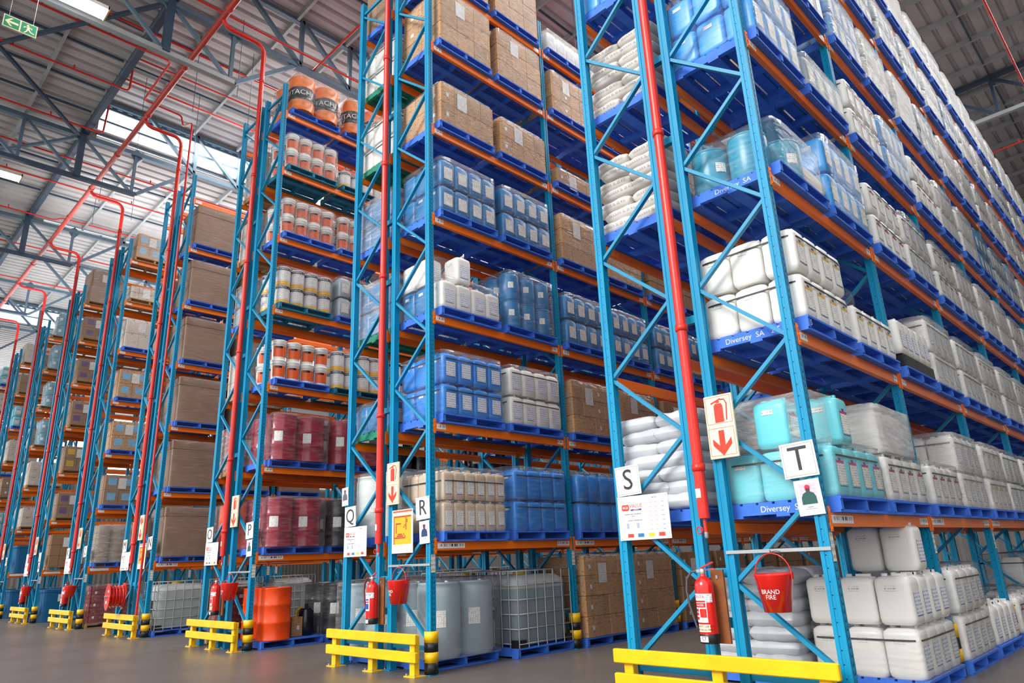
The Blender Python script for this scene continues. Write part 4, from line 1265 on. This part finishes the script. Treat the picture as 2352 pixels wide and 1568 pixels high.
def hose_reel(where, x):
    p = []
    for sx, nm in ((-.16, 'reel_disc'), (.16, 'reel_disc')):
        b = MB(); b.lathe([(.29, -.008), (.295, 0), (.29, .008)], 32, RED); me = b.mesh(nm); me.transform(Matrix.Translation((sx, 0, 0)) @ Matrix.Rotation(pi / 2, 4, 'Y')); p.append((nm, me, [], None))
    b = MB(); b.tube([(-.14 + .28 * i / 160, (.2 + .03 * ((i // 20) % 2)) * math.cos(i * pi / 10), (.2 + .03 * ((i // 20) % 2)) * math.sin(i * pi / 10)) for i in range(161)], .016, RED, 7); p.append(('hose', b.mesh('hose'), [], None))
    b = MB(); b.lathe([(.03, -.22), (.03, .22)], 12, GALV); me = b.mesh('axle'); me.transform(Matrix.Rotation(pi / 2, 4, 'Y')); p.append(('axle', me, [], None))
    b = MB(); b.cbox((-.17, -.1, .12), (.004, .1, .05), WHT); b.cbox((-.17, .02, -.12), (.004, .12, .06), WHT); p.append(('white_lettering_patch', b.mesh('white_lettering_patch'), [], None))
    simple('hose_reel', None, (x - 1.0, -.4, .88), 'red fire hose reel on the end of rows %s' % where, 'hose reel', None, pi / 2 - .1, p)


def riser(k, where):
    x = -P * k - 1.03; p = []
    zt = 13.2; b = MB()
    pts = [(0, 0, 1.62), (0, 0, 4), (0, 0, 8), (0, 0, zt - .25)] + [(0, -.22 + .22 * math.cos(a), zt - .25 + .25 * math.sin(a)) for a in (.4, .8, 1.2, pi / 2)] + [(0, -.8, zt)] + [(0, -.8 - .2 * math.sin(a), zt + .2 - .2 * math.cos(a)) for a in (.5, 1., pi / 2)]
    b.tube(pts, .05, REDPIPE, 14); p.append(('pipe', b.mesh('pipe'), [], None))
    for zz in (2.05, 3.4, 5.6, 7.6, 9.7, 12.2):
        b = MB(); b.lathe([(.05, -.035), (.062, -.03), (.062, .03), (.05, .035)], 14, REDPIPE); me = b.mesh('coupling'); me.transform(Matrix.Translation((0, 0, zz))); p.append(('coupling', me, [], None))
    b = MB(); b.lathe([(.05, 1.6), (.05, 1.62)], 14, REDPIPE); b.lathe([(.016, 1.47), (.016, 1.61)], 10, REDPIPE); b.lathe([(.013, 1.43), (.018, 1.44), (.018, 1.48)], 10, GALV); p.append(('drain_pipe', b.mesh('drain_pipe'), [], None))
    b = MB(); b.tube([(-.05 + .03 * math.cos(a * pi / 6), -.02 + .0 * a, 1.5 + .03 * math.sin(a * pi / 6)) for a in range(12)], .006, REDPIPE, 6, True); b.bar((-.05, -.01, 1.5), (-.0, 0, 1.5), .012, .012, REDPIPE); p.append(('valve_wheel', b.mesh('valve_wheel'), [], None))
    b = MB(); wrapq = [(.0515 * math.cos(a), .0515 * math.sin(a)) for a in np.linspace(-2.6, -1.2, 6)]
    for (xa, ya), (xb, yb) in zip(wrapq, wrapq[1:]): b.quad([(xa, ya, 1.78), (xb, yb, 1.78), (xb, yb, 1.86), (xa, ya, 1.86)], WARMP)
    p.append(('paper_tag', b.mesh('paper_tag'), [], None))
    simple('riser_pipe', None, (x, -.135, 0), 'red sprinkler riser standing at the end of rows %s' % where, 'pipe', None, 0, p)


def corner(x, dx, lbl, n=0, black=False):
    simple('post_guard', None, (x - .046, n * L, .0135), lbl, 'post guard', None, 0, GUARDB if black else GUARD)


for k in range(9):
    x = -P * k; wh = '%s and %s' % (LEFT[k], RIGHT[k])
    simple('guard_rail', None, (x - W2 / 2, -.24, 0), 'yellow two-plank guard rail in front of rows %s' % wh, 'guard rail', None, 0,
           [('rail_plank', RAIL[0], [], None), ('rail_plank', RAIL[1], [], None)] + [('rail_post', g, [('base_plate', bp)], None) for g, bp in GPOST])
    corner(x, 0, ('black rubber sleeve' if k == 0 else 'black and yellow ringed guard') + ' round the corner post of row %s' % RIGHT[k], 0, k == 0)
    if k < 4:
        for n in range(1, 3 if k > 1 else 5): corner(x, 0, 'ringed guard round the %s aisle post of row %s' % (ORD[n], RIGHT[k]), n)
    riser(k, wh)
    if k < 7:
        letter_sign(RIGHT[k], x - .13, 2.015, -.045); letter_sign(LEFT[k], x - 1.875, 2.025, -.04)
        info_board(LEFT[k], x - 1.727, 1.66)
        fire_sign('rows ' + wh, x - .78, 2.4, k in (3,))
    if k in (0, 1, 2, 5): photo(RIGHT[k], x - .095, 1.705, RED2 if k != 1 else INK, JACK if k != 1 else mat('printed_blue_jacket', '1A3A6A'), PINK)
    if k == 1: photo(LEFT[k], x - 2.035, 2.33, SKIN, mat('printed_grey_jacket', '5A5A62'), PINK, .17, .27)
    for zz in (.72, 1.13, 3.5, 5.55, 6.6, 8.6):
        b = MB(); b.box(-.1, .1, -.03, .03, -.04, .04, POST)
        simple('row_spacer', b.mesh('row_spacer'), (x - 1.03, .012, zz), 'short blue tie at height %.1f m between rows %s' % (zz, wh), 'row tie', 'short blue ties between back to back rows')
    if k not in (3,) and k < 7: extinguisher(wh, x, 'CENTA' if k % 2 == 0 else 'Crown Fire', k % 2 == 0, '57' if k == 0 else '5%d' % k); bucket(wh, x, True)
    if k == 3: hose_reel(wh, x)
    if k in (1, 3):
        w, h = .47, .57; p = [('paper', mk(lambda b: b.box(-w / 2, w / 2, -.002, .002, -h / 2, h / 2, WARMP), 'paper'), [], None)]
        p.append(('yellow_panel', mk(lambda b: b.box(-.2, .2, -.0032, -.0022, -.17, .21, CANY), 'yellow_panel'), [], None)); p.append(('orange_heading', mk(lambda b: b.box(-.22, .22, -.0032, -.0022, .25, .275, OPL), 'orange_heading'), [], None))
        g = MB(); cells = [(i, 15) for i in range(16)] + [(0, j) for j in range(16)] + [(i, 3) for i in range(11)] + [(2, j) for j in range(6, 12)] + [(i, 4) for i in range(3, 9)] + [(i, 5) for i in range(4, 8)] + [(11, j) for j in range(8, 15)] + [(i, 11) for i in range(3, 7)] + [(12, 13), (12, 12), (10, 10), (9, 9), (9, 5), (10, 4)]
        for i, j in set(cells): g.box(-.198 + i * .0247, -.198 + i * .0247 + .021, -.0042, -.0034, -.165 + j * .0232, -.165 + j * .0232 + .019, mat('poster_red', 'B01830', .4))
        p.append(('red_cells', g.mesh('red_cells'), [], None)); p.append(('small_print', mk(lambda b: b.quad([(-.2, -.0026, -.27), (.2, -.0026, -.27), (.2, -.0026, -.19), (-.2, -.0026, -.19)], LABEL), 'small_print'), [], None))
        simple('safety_poster', None, (x - .585, -.058, 1.745), 'white poster with yellow panel of red squares at rows %s' % wh, 'poster', None, 0, p)

# ------------------------------------------------------------------ ceiling pipes
b = MB(); b.tube([(-44, 0, 0), (4, 0, 0)], .07, MAINRED, 14); pp = [('pipe', b.mesh('pipe'), [], None)]
for i in range(16):
    b = MB(); b.lathe([(.07, -.05), (.088, -.045), (.088, .045), (.07, .05)], 14, MAINRED); me = b.mesh('coupling'); me.transform(Matrix.Translation((-42 + i * 2.6, 0, 0)) @ Matrix.Rotation(pi / 2, 4, 'Y')); pp.append(('coupling', me, [], None))
simple('main_pipe', None, (0, -1.15, 13.4), 'thick dull red sprinkler main running across all the row ends', 'pipe', None, 0, pp)
SPR = [([(-16.3, -7, 14.1), (-16.3, -1.62, 14.1), (-16.3, -1.6, 15.25), (-16.3, 12, 15.25)], 'stepping up beside the big window'),
       ([(-18.9, -7, 14.1), (-18.9, -1.55, 14.1), (-18.9, -1.5, 15.2)], 'ending in a short riser near the window'),
       ([(-14.4, -7, 14.15), (-14.4, -1.2, 14.15), (-16.5, -1.18, 14.15), (-16.55, -.13, 14.15), (-16.2, -.16, 13.6), (-15.45, -.16, 13.3), (-15.42, -.16, .35)], 'bending down to the hose reel of rows M and N'),
       ([(-16.1, -1.95, 14.3), (-16.1, 14, 14.3)], 'straight, under the pale roof by the window'),
       ([(-13.6, -7, 14.1), (-13.6, .3, 14.1), (-13.6, 14, 14.1)], 'passing through the nearer truss'),
       ([(-12.0, -7, 14.3), (-12.0, 14, 14.3)], 'alongside the top chord of the nearer truss'),
       ([(-21.0, -7, 14.1), (-21.0, 8, 14.1)], 'just beyond the truss under the window'),
       ([(-22.9, -7, 14.1), (-22.9, 8, 14.1)], 'second beyond the window truss'),
       ([(-25.9, -7, 14.1), (-25.9, -1.2, 14.1), (-25.9, -1.0, 14.25), (-25.9, 8, 14.25)], 'with a small kink, third beyond the window truss'),
       ([(-29, -7, 14.1), (-29, 8, 14.1)], 'fourth beyond the window truss'), ([(-33, -7, 14.1), (-33, 8, 14.1)], 'fifth beyond the window truss'),
       ([(-9.75, 1.74, 14.2), (-12.6, 1.74, 14.2)], 'short crosswise length above row P'),
       ([(-7.15, 2, 14.2), (-7.15, 14, 14.2)], 'seen in the gap above row R'),
       ([(1.1, 8, 14.2), (1.18, 20, 14.2)], 'hanging over the far right aisle'), ([(-.45, 21.3, 14.2), (3, 20.9, 14.2)], 'crosswise at the far right')]
for pts, ds in SPR:
    q = [Vector(p) for p in pts]; full = [q[0]]
    for a, bb, cc in zip(q, q[1:], q[2:]):
        r = min(.1, (bb - a).length * .45, (cc - bb).length * .45); u = (a - bb).normalized() * r; v = (cc - bb).normalized() * r
        full += [bb + u, bb + u * .3 + v * .3, bb + v]
    full.append(q[-1]); b = MB(); b.tube(full, .028, REDPIPE, 8)
    pr = [('pipe', b.mesh('pipe'), [], None)]
    if (q[1] - q[0]).length > 3:
        for s in range(1, 4):
            po = q[0] + (q[-2] - q[0]) * (s / 4) if len(q) > 2 else q[0] + (q[1] - q[0]) * (s / 4)
            b = MB(); b.lathe([(.018, 0), (.018, .09), (.03, .1), (.01, .14)], 8, REDPIPE); me = b.mesh('sprinkler_head'); me.transform(Matrix.Translation(q[0] + (q[1] - q[0]) * (s / 4))); pr.append(('sprinkler_head', me, [], None))
    simple('ceiling_pipe', None, (0, 0, 0), 'thin red sprinkler pipe ' + ds, 'pipe', None, 0, pr)

# ------------------------------------------------------------------ roof, trusses, windows
def struct(name, me, loc=(0, 0, 0)):
    o = link(name, me); o.location = loc; o['kind'] = 'structure'; return o


WALLM = mat('wall_cladding_grey', '8C8884', .6, var=.08)


def sheet(x0, x1, y0, y1, z, name):
    b = MB(); pitch = .4; n = int((x1 - x0) / pitch); xs = []
    for i in range(n + 1):
        x = x0 + i * pitch; xs += [(x, z), (x + .04, z + .085), (x + .1, z + .085), (x + .14, z), (x + .27, z - .015)]
    for (xa, za), (xb, zb) in zip(xs, xs[1:]): b.quad([(xa, y0, za), (xb, y0, zb), (xb, y1, zb), (xa, y1, za)], SHEET)
    b.box(x0, x1, y0, y1, z + .1, z + .16, SHEET)
    return struct(name, b.mesh(name))


sheet(-19.6, 11.9, -2.0, 34, 15.72, 'ceiling_raised')
b = MB()
for i in range(100): b.quad([(12, -2 + i * .36, 0), (12.04, -2 + i * .36 + .2, 0), (12.04, -2 + i * .36 + .2, 15.9), (12, -2 + i * .36, 15.9)], WALLM); b.quad([(12.04, -2 + i * .36 + .2, 0), (12, -2 + i * .36 + .36, 0), (12, -2 + i * .36 + .36, 15.9), (12.04, -2 + i * .36 + .2, 15.9)], WALLM)
struct('wall_right', b.mesh('wall_right'))
sheet(-46, -8.5, -9, -1.95, 14.45, 'ceiling_low_front')
sheet(-26.7, -19.5, -1.78, 34, 14.4, 'ceiling_low_side')
sheet(-41, -26.7, -2.0, 34, 15.72, 'ceiling_far_raised')
sheet(-62, -41, -2, 34, 14.4, 'ceiling_far_low')
b = MB()
for i in range(200): b.quad([(-62 + i * .36, 34, 0), (-62 + i * .36 + .2, 34.04, 0), (-62 + i * .36 + .2, 34.04, 15.9), (-62 + i * .36, 34, 15.9)], WALLM); b.quad([(-62 + i * .36 + .2, 34.04, 0), (-62 + i * .36 + .36, 34, 0), (-62 + i * .36 + .36, 34, 15.9), (-62 + i * .36 + .2, 34.04, 15.9)], WALLM)
struct('wall_rear', b.mesh('wall_rear'))
b = MB()
for i in range(120): b.quad([(-62, -9 + i * .36, 0), (-62.04, -9 + i * .36 + .2, 0), (-62.04, -9 + i * .36 + .2, 14.5), (-62, -9 + i * .36, 14.5)], WALLM); b.quad([(-62.04, -9 + i * .36 + .2, 0), (-62, -9 + i * .36 + .36, 0), (-62, -9 + i * .36 + .36, 14.5), (-62.04, -9 + i * .36 + .2, 14.5)], WALLM)
struct('wall_left', b.mesh('wall_left'))
b = MB(); b.box(-63, 14, -14, 35, -.1, 0, m_floor()); struct('floor', b.mesh('floor'))
SKYW = m_emit('window_and_added_glow', 'F4FAFF', 3.4)  # daylight of the real windows, also used on two added glow panels
for nm, X, y0, y1 in (('window_1', -19.62, -1.56, 20), ('window_2', -41.05, -1.4, 20), ('window_3', -26.85, -1.4, 30)):  # the third is no real window: a glow added to brighten the far raised roof
    b = MB(); b.box(X - .02, X, y0, y1, 14.42, 15.5, SKYW); w = struct(nm, b.mesh(nm))
    fr = MB()
    for zz, hh in ((14.42, .05), (14.95, .04), (15.42, .07)): fr.box(X + .01, X + .06, y0, y1, zz, zz + hh + .02, STEEL)
    f = link('window_frame', fr.mesh('window_frame'), w)
    sc = MB()
    for i in range(int((y1 - y0) / .3)): sc.box(X + .012, X + .04, y0 + i * .3, y0 + i * .3 + .15, 15.5, 15.6, STEEL)
    link('scalloped_edge', sc.mesh('scalloped_edge'), w)
    ck = MB(); ck.box(X - .02, X + .02, -2.0, y0, 14.3, 15.7, WALLM); ck.box(X - .05, X + .02, -2, 34, 15.6, 15.75, DSTEEL); struct('trim_%s' % nm[-1], ck.mesh('trim'))


b = MB(); b.box(-61.95, -61.9, -8, 33, 9, 14, SKYW); struct('added_glow_panel_4', b.mesh('added_glow_panel_4'))  # glowing panel added on the left wall to brighten the far roof


def truss(name, X, lbl):
    p = []; zb, zt, zu = 12.74, 14.13, 15.58
    def chord(nm, a, b_, w, h, m):
        q = MB(); q.bar(a, b_, w, h, m, up=(0, 0, 1)); p.append((nm, q.mesh(nm), [], None))
    chord('bottom_chord', (X, -9, zb), (X, -.32, zb), .14, .12, PURL if X > -15 else DSTEEL)
    chord('middle_chord', (X, -9, zt), (X, 33, zt), .16, .13, STEEL)
    chord('top_chord', (X, -2, zu), (X, 33, zu), .14, .12, STEEL)
    chord('end_diagonal', (X, -.3, zb + .02), (X, 1.28, zt), .1, .1, STEEL)
    y = -7.98
    while y < -.5:
        chord('web_post', (X, y + 1.52 * (0), zb), (X, y, zt), .09, .08, STEEL) if False else None
        y += 1.52
    for i in range(6):
        yn = -.42 - i * 1.5; chord('web_post', (X, yn, zb), (X, yn, zt), .09, .08, STEEL); chord('web_diagonal', (X, yn, zb), (X, yn - 1.5, zt), .08, .08, STEEL)
    chord('step_column', (X + .01, -1.93, zb), (X + .01, -1.93, zu), .18, .16, DSTEEL)
    for i in range(8):
        yn = 1.35 + i * 1.5; chord('web_post', (X + .06, yn, zt), (X + .06, yn, zu), .11, .1, STEEL); chord('web_diagonal', (X + .06, yn, zt), (X + .06, yn - 1.5, zu), .11, .1, STEEL)
    for yy in (-.4, -1.93):
        q = MB(); q.prism([(0, 0)], 0, 0, STEEL) if False else q.loft([[(X - .012, yy - .22, zt), (X - .012, yy, zt - .3), (X - .012, yy + .22, zt), (X - .012, yy, zt + .2)], [(X + .012, yy - .22, zt), (X + .012, yy, zt - .3), (X + .012, yy + .22, zt), (X + .012, yy, zt + .2)]], STEEL, False); p.append(('gusset_plate', q.mesh('gusset_plate'), [], None))
    simple('roof_truss', None, (0, 0, 0), lbl, 'roof truss', None, 0, p)


truss('t', -12.35, 'blue-grey roof truss above rows O and P, nearest to the camera')
truss('t', -19.5, 'blue-grey roof truss under the big bright window')
truss('t', -26.6, 'blue-grey roof truss beyond the big window')
truss('t', -33.7, 'blue-grey roof truss above rows G and H')
truss('t', -40.9, 'farthest blue-grey roof truss by the small bright window')
# cross truss far right
p = []
def ch(nm, a, c2, w, h, m):
    q = MB(); q.bar(a, c2, w, h, m); p.append((nm, q.mesh(nm), [], None))
ch('top_chord', (-6, 18.8, 15.6), (6, 18.8, 15.6), .16, .12, DSTEEL); ch('bottom_chord', (-6, 18.8, 14.22), (6, 18.8, 14.22), .14, .12, PURL)
for i in range(-3, 5):
    xx = .3 + i * 1.5; ch('web_post', (xx, 18.8, 14.22), (xx, 18.8, 15.6), .08, .08, DSTEEL); ch('web_diagonal', (xx, 18.8, 15.6), (xx + 1.5, 18.8, 14.22), .08, .08, DSTEEL)
simple('roof_truss', None, (0, 0, 0), 'dark cross truss under the roof beyond the end of row T', 'roof truss', None, 0, p)
# purlins across (Y fixed) and thin rods along
def purlin(x0, x1, y, z, lbl, h=.16, w=.075, m=None):
    b = MB(); b.loft([[(x, y, z), (x, y + w, z), (x, y + w, z + .02), (x, y + .02, z + .02), (x, y + .02, z + h), (x, y, z + h)] for x in (x0, x1)], m or PURL, False)
    simple('roof_purlin', b.mesh('roof_purlin'), (0, 0, 0), lbl, 'purlin', None)
for i in range(22): purlin(-19.4, 7, -.34 + i * 1.51, 15.54, 'grey purlin under the raised roof, %s from the front' % ORD[i])
for i in range(4): purlin(-46, -8.5, -3.45 - i * 1.5, 14.26, 'grey purlin under the low front roof, %s from the step' % ORD[i])
for i in range(8): purlin(-26.5, -19.6, -.2 + i * 1.5, 14.22, 'grey purlin under the low roof beyond the window, %s from the front' % ORD[i])
for i in range(6): purlin(-40.8, -26.7, -.3 + i * 1.5, 15.54, 'grey purlin under the far raised roof, %s from the front' % ORD[i])
for i, x in enumerate((-9.0, -10.6, -13.9, -15.4, -17.0, -18.3, -21.9, -24.2, -29., -31.4, -36.)):
    b = MB(); b.bar((x, -9, 14.3), (x, -2.05, 14.3), .05, .06, DSTEEL); simple('sag_rod', b.mesh('sag_rod'), (0, 0, 0), 'dark bracing rod under the low front roof, %s from the right' % (ORD[i] if i < 10 else 'last'), 'rod', None)
for i, x in enumerate((.35, -1.4, -4.4, -7.6, -10.6, -13.9, -15.4, -17.2, -21.9, -24.2, -29.)):
    zz = 15.58 if x > -19.5 or x < -26.6 else 14.26
    b = MB(); b.bar((x, -1.9, zz), (x, 33, zz), .045, .055, DSTEEL); simple('sag_rod', b.mesh('sag_rod'), (0, 0, 0), 'dark bracing rod running down the hall, %s from the right' % (ORD[i] if i < 10 else 'last'), 'rod', None)
# girder at the roof step
b = MB(); b.box(-41, 7, -1.94, -1.925, 14.22, 14.5, STEEL); b.box(-41, 7, -1.94, -1.8, 14.2, 14.23, DSTEEL); b.box(-41, 7, -1.94, -1.8, 14.5, 14.53, PURL)
simple('step_girder', b.mesh('step_girder'), (0, 0, 0), 'long dark girder under the step between low and raised roof', 'girder')
b = MB()
for i in range(130): b.box(-41 + i * .36, -41 + i * .36 + .2, -1.92, -1.905, 14.56, 15.7, WALLM); b.box(-41 + i * .36 + .2, -41 + i * .36 + .36, -1.93, -1.915, 14.56, 15.7, WALLM)
struct('wall_step', b.mesh('wall_step'))
# cross braces in the low bay and hanger rods
for i, (a, c2, ds) in enumerate([((-19.5, -2.05, 14.05), (-23.2, -4.6, 14.05), 'from the window truss to the left under the low roof'), ((-12.35, -2.0, 14.1), (-16.5, -4.6, 14.1), 'crossing the low front roof by the exit sign'), ((-19.5, -2.0, 14.1), (-14.3, -6.5, 14.1), 'crossing the low front roof towards the window')]):
    b = MB(); b.bar(a, c2, .08, .09, STEEL if i == 0 else DSTEEL); simple('roof_brace', b.mesh('roof_brace'), (0, 0, 0), 'steel wind brace ' + ds, 'brace')
for i, (x, y) in enumerate([(-17.6, -.9), (-17.4, .6), (-14.8, -.4), (-14.5, 1.), (-13.4, .2), (-21.6, -.8), (-22.3, .4), (-10.5, 2.6), (-9.8, 3.4), (-6.6, 6.), (-23.5, -.5)]):
    b = MB(); b.tube([(x, y, 13.2), (x, y, 15.7 if x > -19.5 else 14.4)], .008, DSTEEL, 5); simple('hanger_wire', b.mesh('hanger_wire'), (0, 0, 0), 'thin hanger wire below the roof, %s of those left to right' % ('number %d' % (i + 1)), 'wire', 'thin hanger wires')
# strip lights
TUBE = m_emit('lit_tube', 'FFFFFF', 28.)
for i, (x, y) in enumerate([(-11.85, -3.9), (-20.45, -3.75), (-3.4, -4.2)]):
    body = MB(); body.box(-.2, .2, -.65, .65, 0, .08, mat('lamp_tray', 'E8E4D8', .3)); p = [('tray', body.mesh('tray'), [], None)]
    for j in range(4):
        b = MB(); b.tube([(-.14 + j * .093, -.62, -.02), (-.14 + j * .093, .62, -.02)], .018, TUBE, 8); p.append(('tube', b.mesh('tube'), [], None))
    for yy in (-.63, .63):
        b = MB(); b.box(-.2, .2, yy - .015, yy + .015, -.05, .08, mat('lamp_end', 'D8C070', .4)); p.append(('end_cap', b.mesh('end_cap'), [], None))
    simple('ceiling_light', None, (x, y, 12.62), 'lit four-tube strip light under the low roof, ' + ('above the exit sign', 'at the left edge', 'above the front aisle')[i], 'light', None, 0, p)
# exit sign
w, h = .56, .27; p = [('sign_panel', mk(lambda b: b.box(-.012, .012, -w / 2, w / 2, -h / 2, h / 2, CREAM), 'sign_panel'), [], None)]
for y0, y1 in ((-w / 2 + .015, -.012), (.012, w / 2 - .015)):
    p.append(('green_panel', mk(lambda b: b.box(.0125, .0135, y0, y1, -h / 2 + .015, h / 2 - .015, GREENS), 'green_panel'), [], None))
b = MB(); q = lambda pts: b.loft([[(.0138, y, z) for y, z in pts], [(.0148, y, z) for y, z in pts]], CREAM, False)
q([(-.25, 0), (-.16, .09), (-.12, .09), (-.185, .022), (-.03, .022), (-.03, -.022), (-.185, -.022), (-.12, -.09), (-.16, -.09)]); p.append(('arrow', b.mesh('arrow'), [], None))
b = MB(); q([(.12 + .022 * math.cos(a * pi / 5), .075 + .022 * math.sin(a * pi / 5)) for a in range(10)]); q([(.1, .05), (.15, .055), (.16, -.01), (.11, -.02)]); q([(.11, .05), (.06, .03), (.05, .0), (.065, .0), (.075, .02), (.12, .03)]); q([(.15, .05), (.19, .04), (.2, .01), (.185, .005), (.175, .025), (.145, .03)])
q([(.155, -.005), (.19, -.05), (.24, -.06), (.24, -.08), (.18, -.07), (.13, -.02)]); q([(.11, -.01), (.1, -.06), (.07, -.1), (.09, -.105), (.12, -.065), (.14, -.015)]); p.append(('running_man', b.mesh('running_man'), [], None))
b = MB(); b.tube([(0, -.2, h / 2), (0, -.2, .9)], .004, GALV, 5); b.tube([(0, .2, h / 2), (0, .2, .9)], .004, GALV, 5); p.append(('hanger', b.mesh('hanger'), [], None))
simple('exit_sign', None, (-12.2, -4.6, 11.75), 'green hanging exit sign with left arrow and running figure', 'sign', None, -.0, p)
# small clutter on the floor of row P
b = MB(); b.lathe([(.13, 0), (.14, .01), (.14, .42), (.09, .47)], 18, KDR); c2 = MB(); c2.lathe([(.03, .46), (.03, .55)], 10, KDR); c3 = MB(); c3.tube([(0, -.1, .5), (-.1, -.14, .42), (-.1, -.15, .3), (-.05, -.15, .28)], .02, CANY, 6, False)
simple('grease_pump', None, (-10.37, 1.2, .135), 'dark hand pump drum with yellow hose between floor drums of row P', 'pump', None, 0, [('pump_can', b.mesh('pump_can'), [], None), ('pump_neck', c2.mesh('pump_neck'), [], None), ('hose', c3.mesh('hose'), [], None)])

# ------------------------------------------------------------------ light
wd = bpy.data.worlds.new('world'); SC.world = wd; wd.use_nodes = True
wt = wd.node_tree; bg = wt.nodes['Background']
tc = wt.nodes.new('ShaderNodeTexCoord'); sp = wt.nodes.new('ShaderNodeSeparateXYZ'); wt.links.new(tc.outputs['Generated'], sp.inputs[0])
cr = wt.nodes.new('ShaderNodeValToRGB'); cr.color_ramp.elements[0].position = .45; cr.color_ramp.elements[0].color = (.55, .53, .51, 1); cr.color_ramp.elements[1].position = .62; cr.color_ramp.elements[1].color = (.95, .97, 1, 1)
mr = wt.nodes.new('ShaderNodeMath'); mr.operation = 'MULTIPLY_ADD'; mr.inputs[1].default_value = .5; mr.inputs[2].default_value = .5; wt.links.new(sp.outputs[2], mr.inputs[0]); wt.links.new(mr.outputs[0], cr.inputs[0])
wt.links.new(cr.outputs[0], bg.inputs[0]); bg.inputs[1].default_value = 1.5
sd = bpy.data.lights.new('sun', 'SUN'); sd.energy = 2.3; sd.angle = .45; sd.color = (1, .96, .9); so = bpy.data.objects.new('sun', sd); COL.objects.link(so)
so.rotation_euler = Vector((.08, .8, -.5)).to_track_quat('-Z', 'Y').to_euler()


def area(loc, rot, sx, sy, e, col=(1, 1, 1)):
    d = bpy.data.lights.new('added_fill_light', 'AREA'); d.shape = 'RECTANGLE'; d.size = sx; d.size_y = sy; d.energy = e; d.color = col
    o = bpy.data.objects.new('added_fill_light', d); COL.objects.link(o); o.location = loc; o.rotation_euler = rot


for k in range(5): area((-P * k + 1.5 if k else 3.2, 12, 15.3), (0, 0, 0), 1.2, 22, 900 if k else 1000)  # added fill shining down over the racking, no openings in the roof
area((-23, 3, 12.3), (pi, 0, 0), 5, 9, 330); area((-34, 3, 12.3), (pi, 0, 0), 10, 9, 480); area((-15.5, 4, 13.2), (pi, 0, 0), 5, 7, 90); area((-50, 3, 11), (pi, 0, 0), 12, 9, 450)  # added uplights that brighten the roof underside, no fixtures there
SC.view_settings.view_transform = 'Standard'; SC.view_settings.look = 'None'; SC.view_settings.gamma = 1; SC.view_settings.use_curve_mapping = False
SC.view_settings.exposure = .33
SC.cycles.max_bounces = 6; SC.cycles.diffuse_bounces = 3; SC.cycles.glossy_bounces = 2; SC.cycles.transparent_max_bounces = 14; SC.cycles.transmission_bounces = 2
SC.cycles.caustics_reflective = False; SC.cycles.caustics_refractive = False; SC.cycles.sample_clamp_indirect = 4
SC.cycles.use_denoising = True
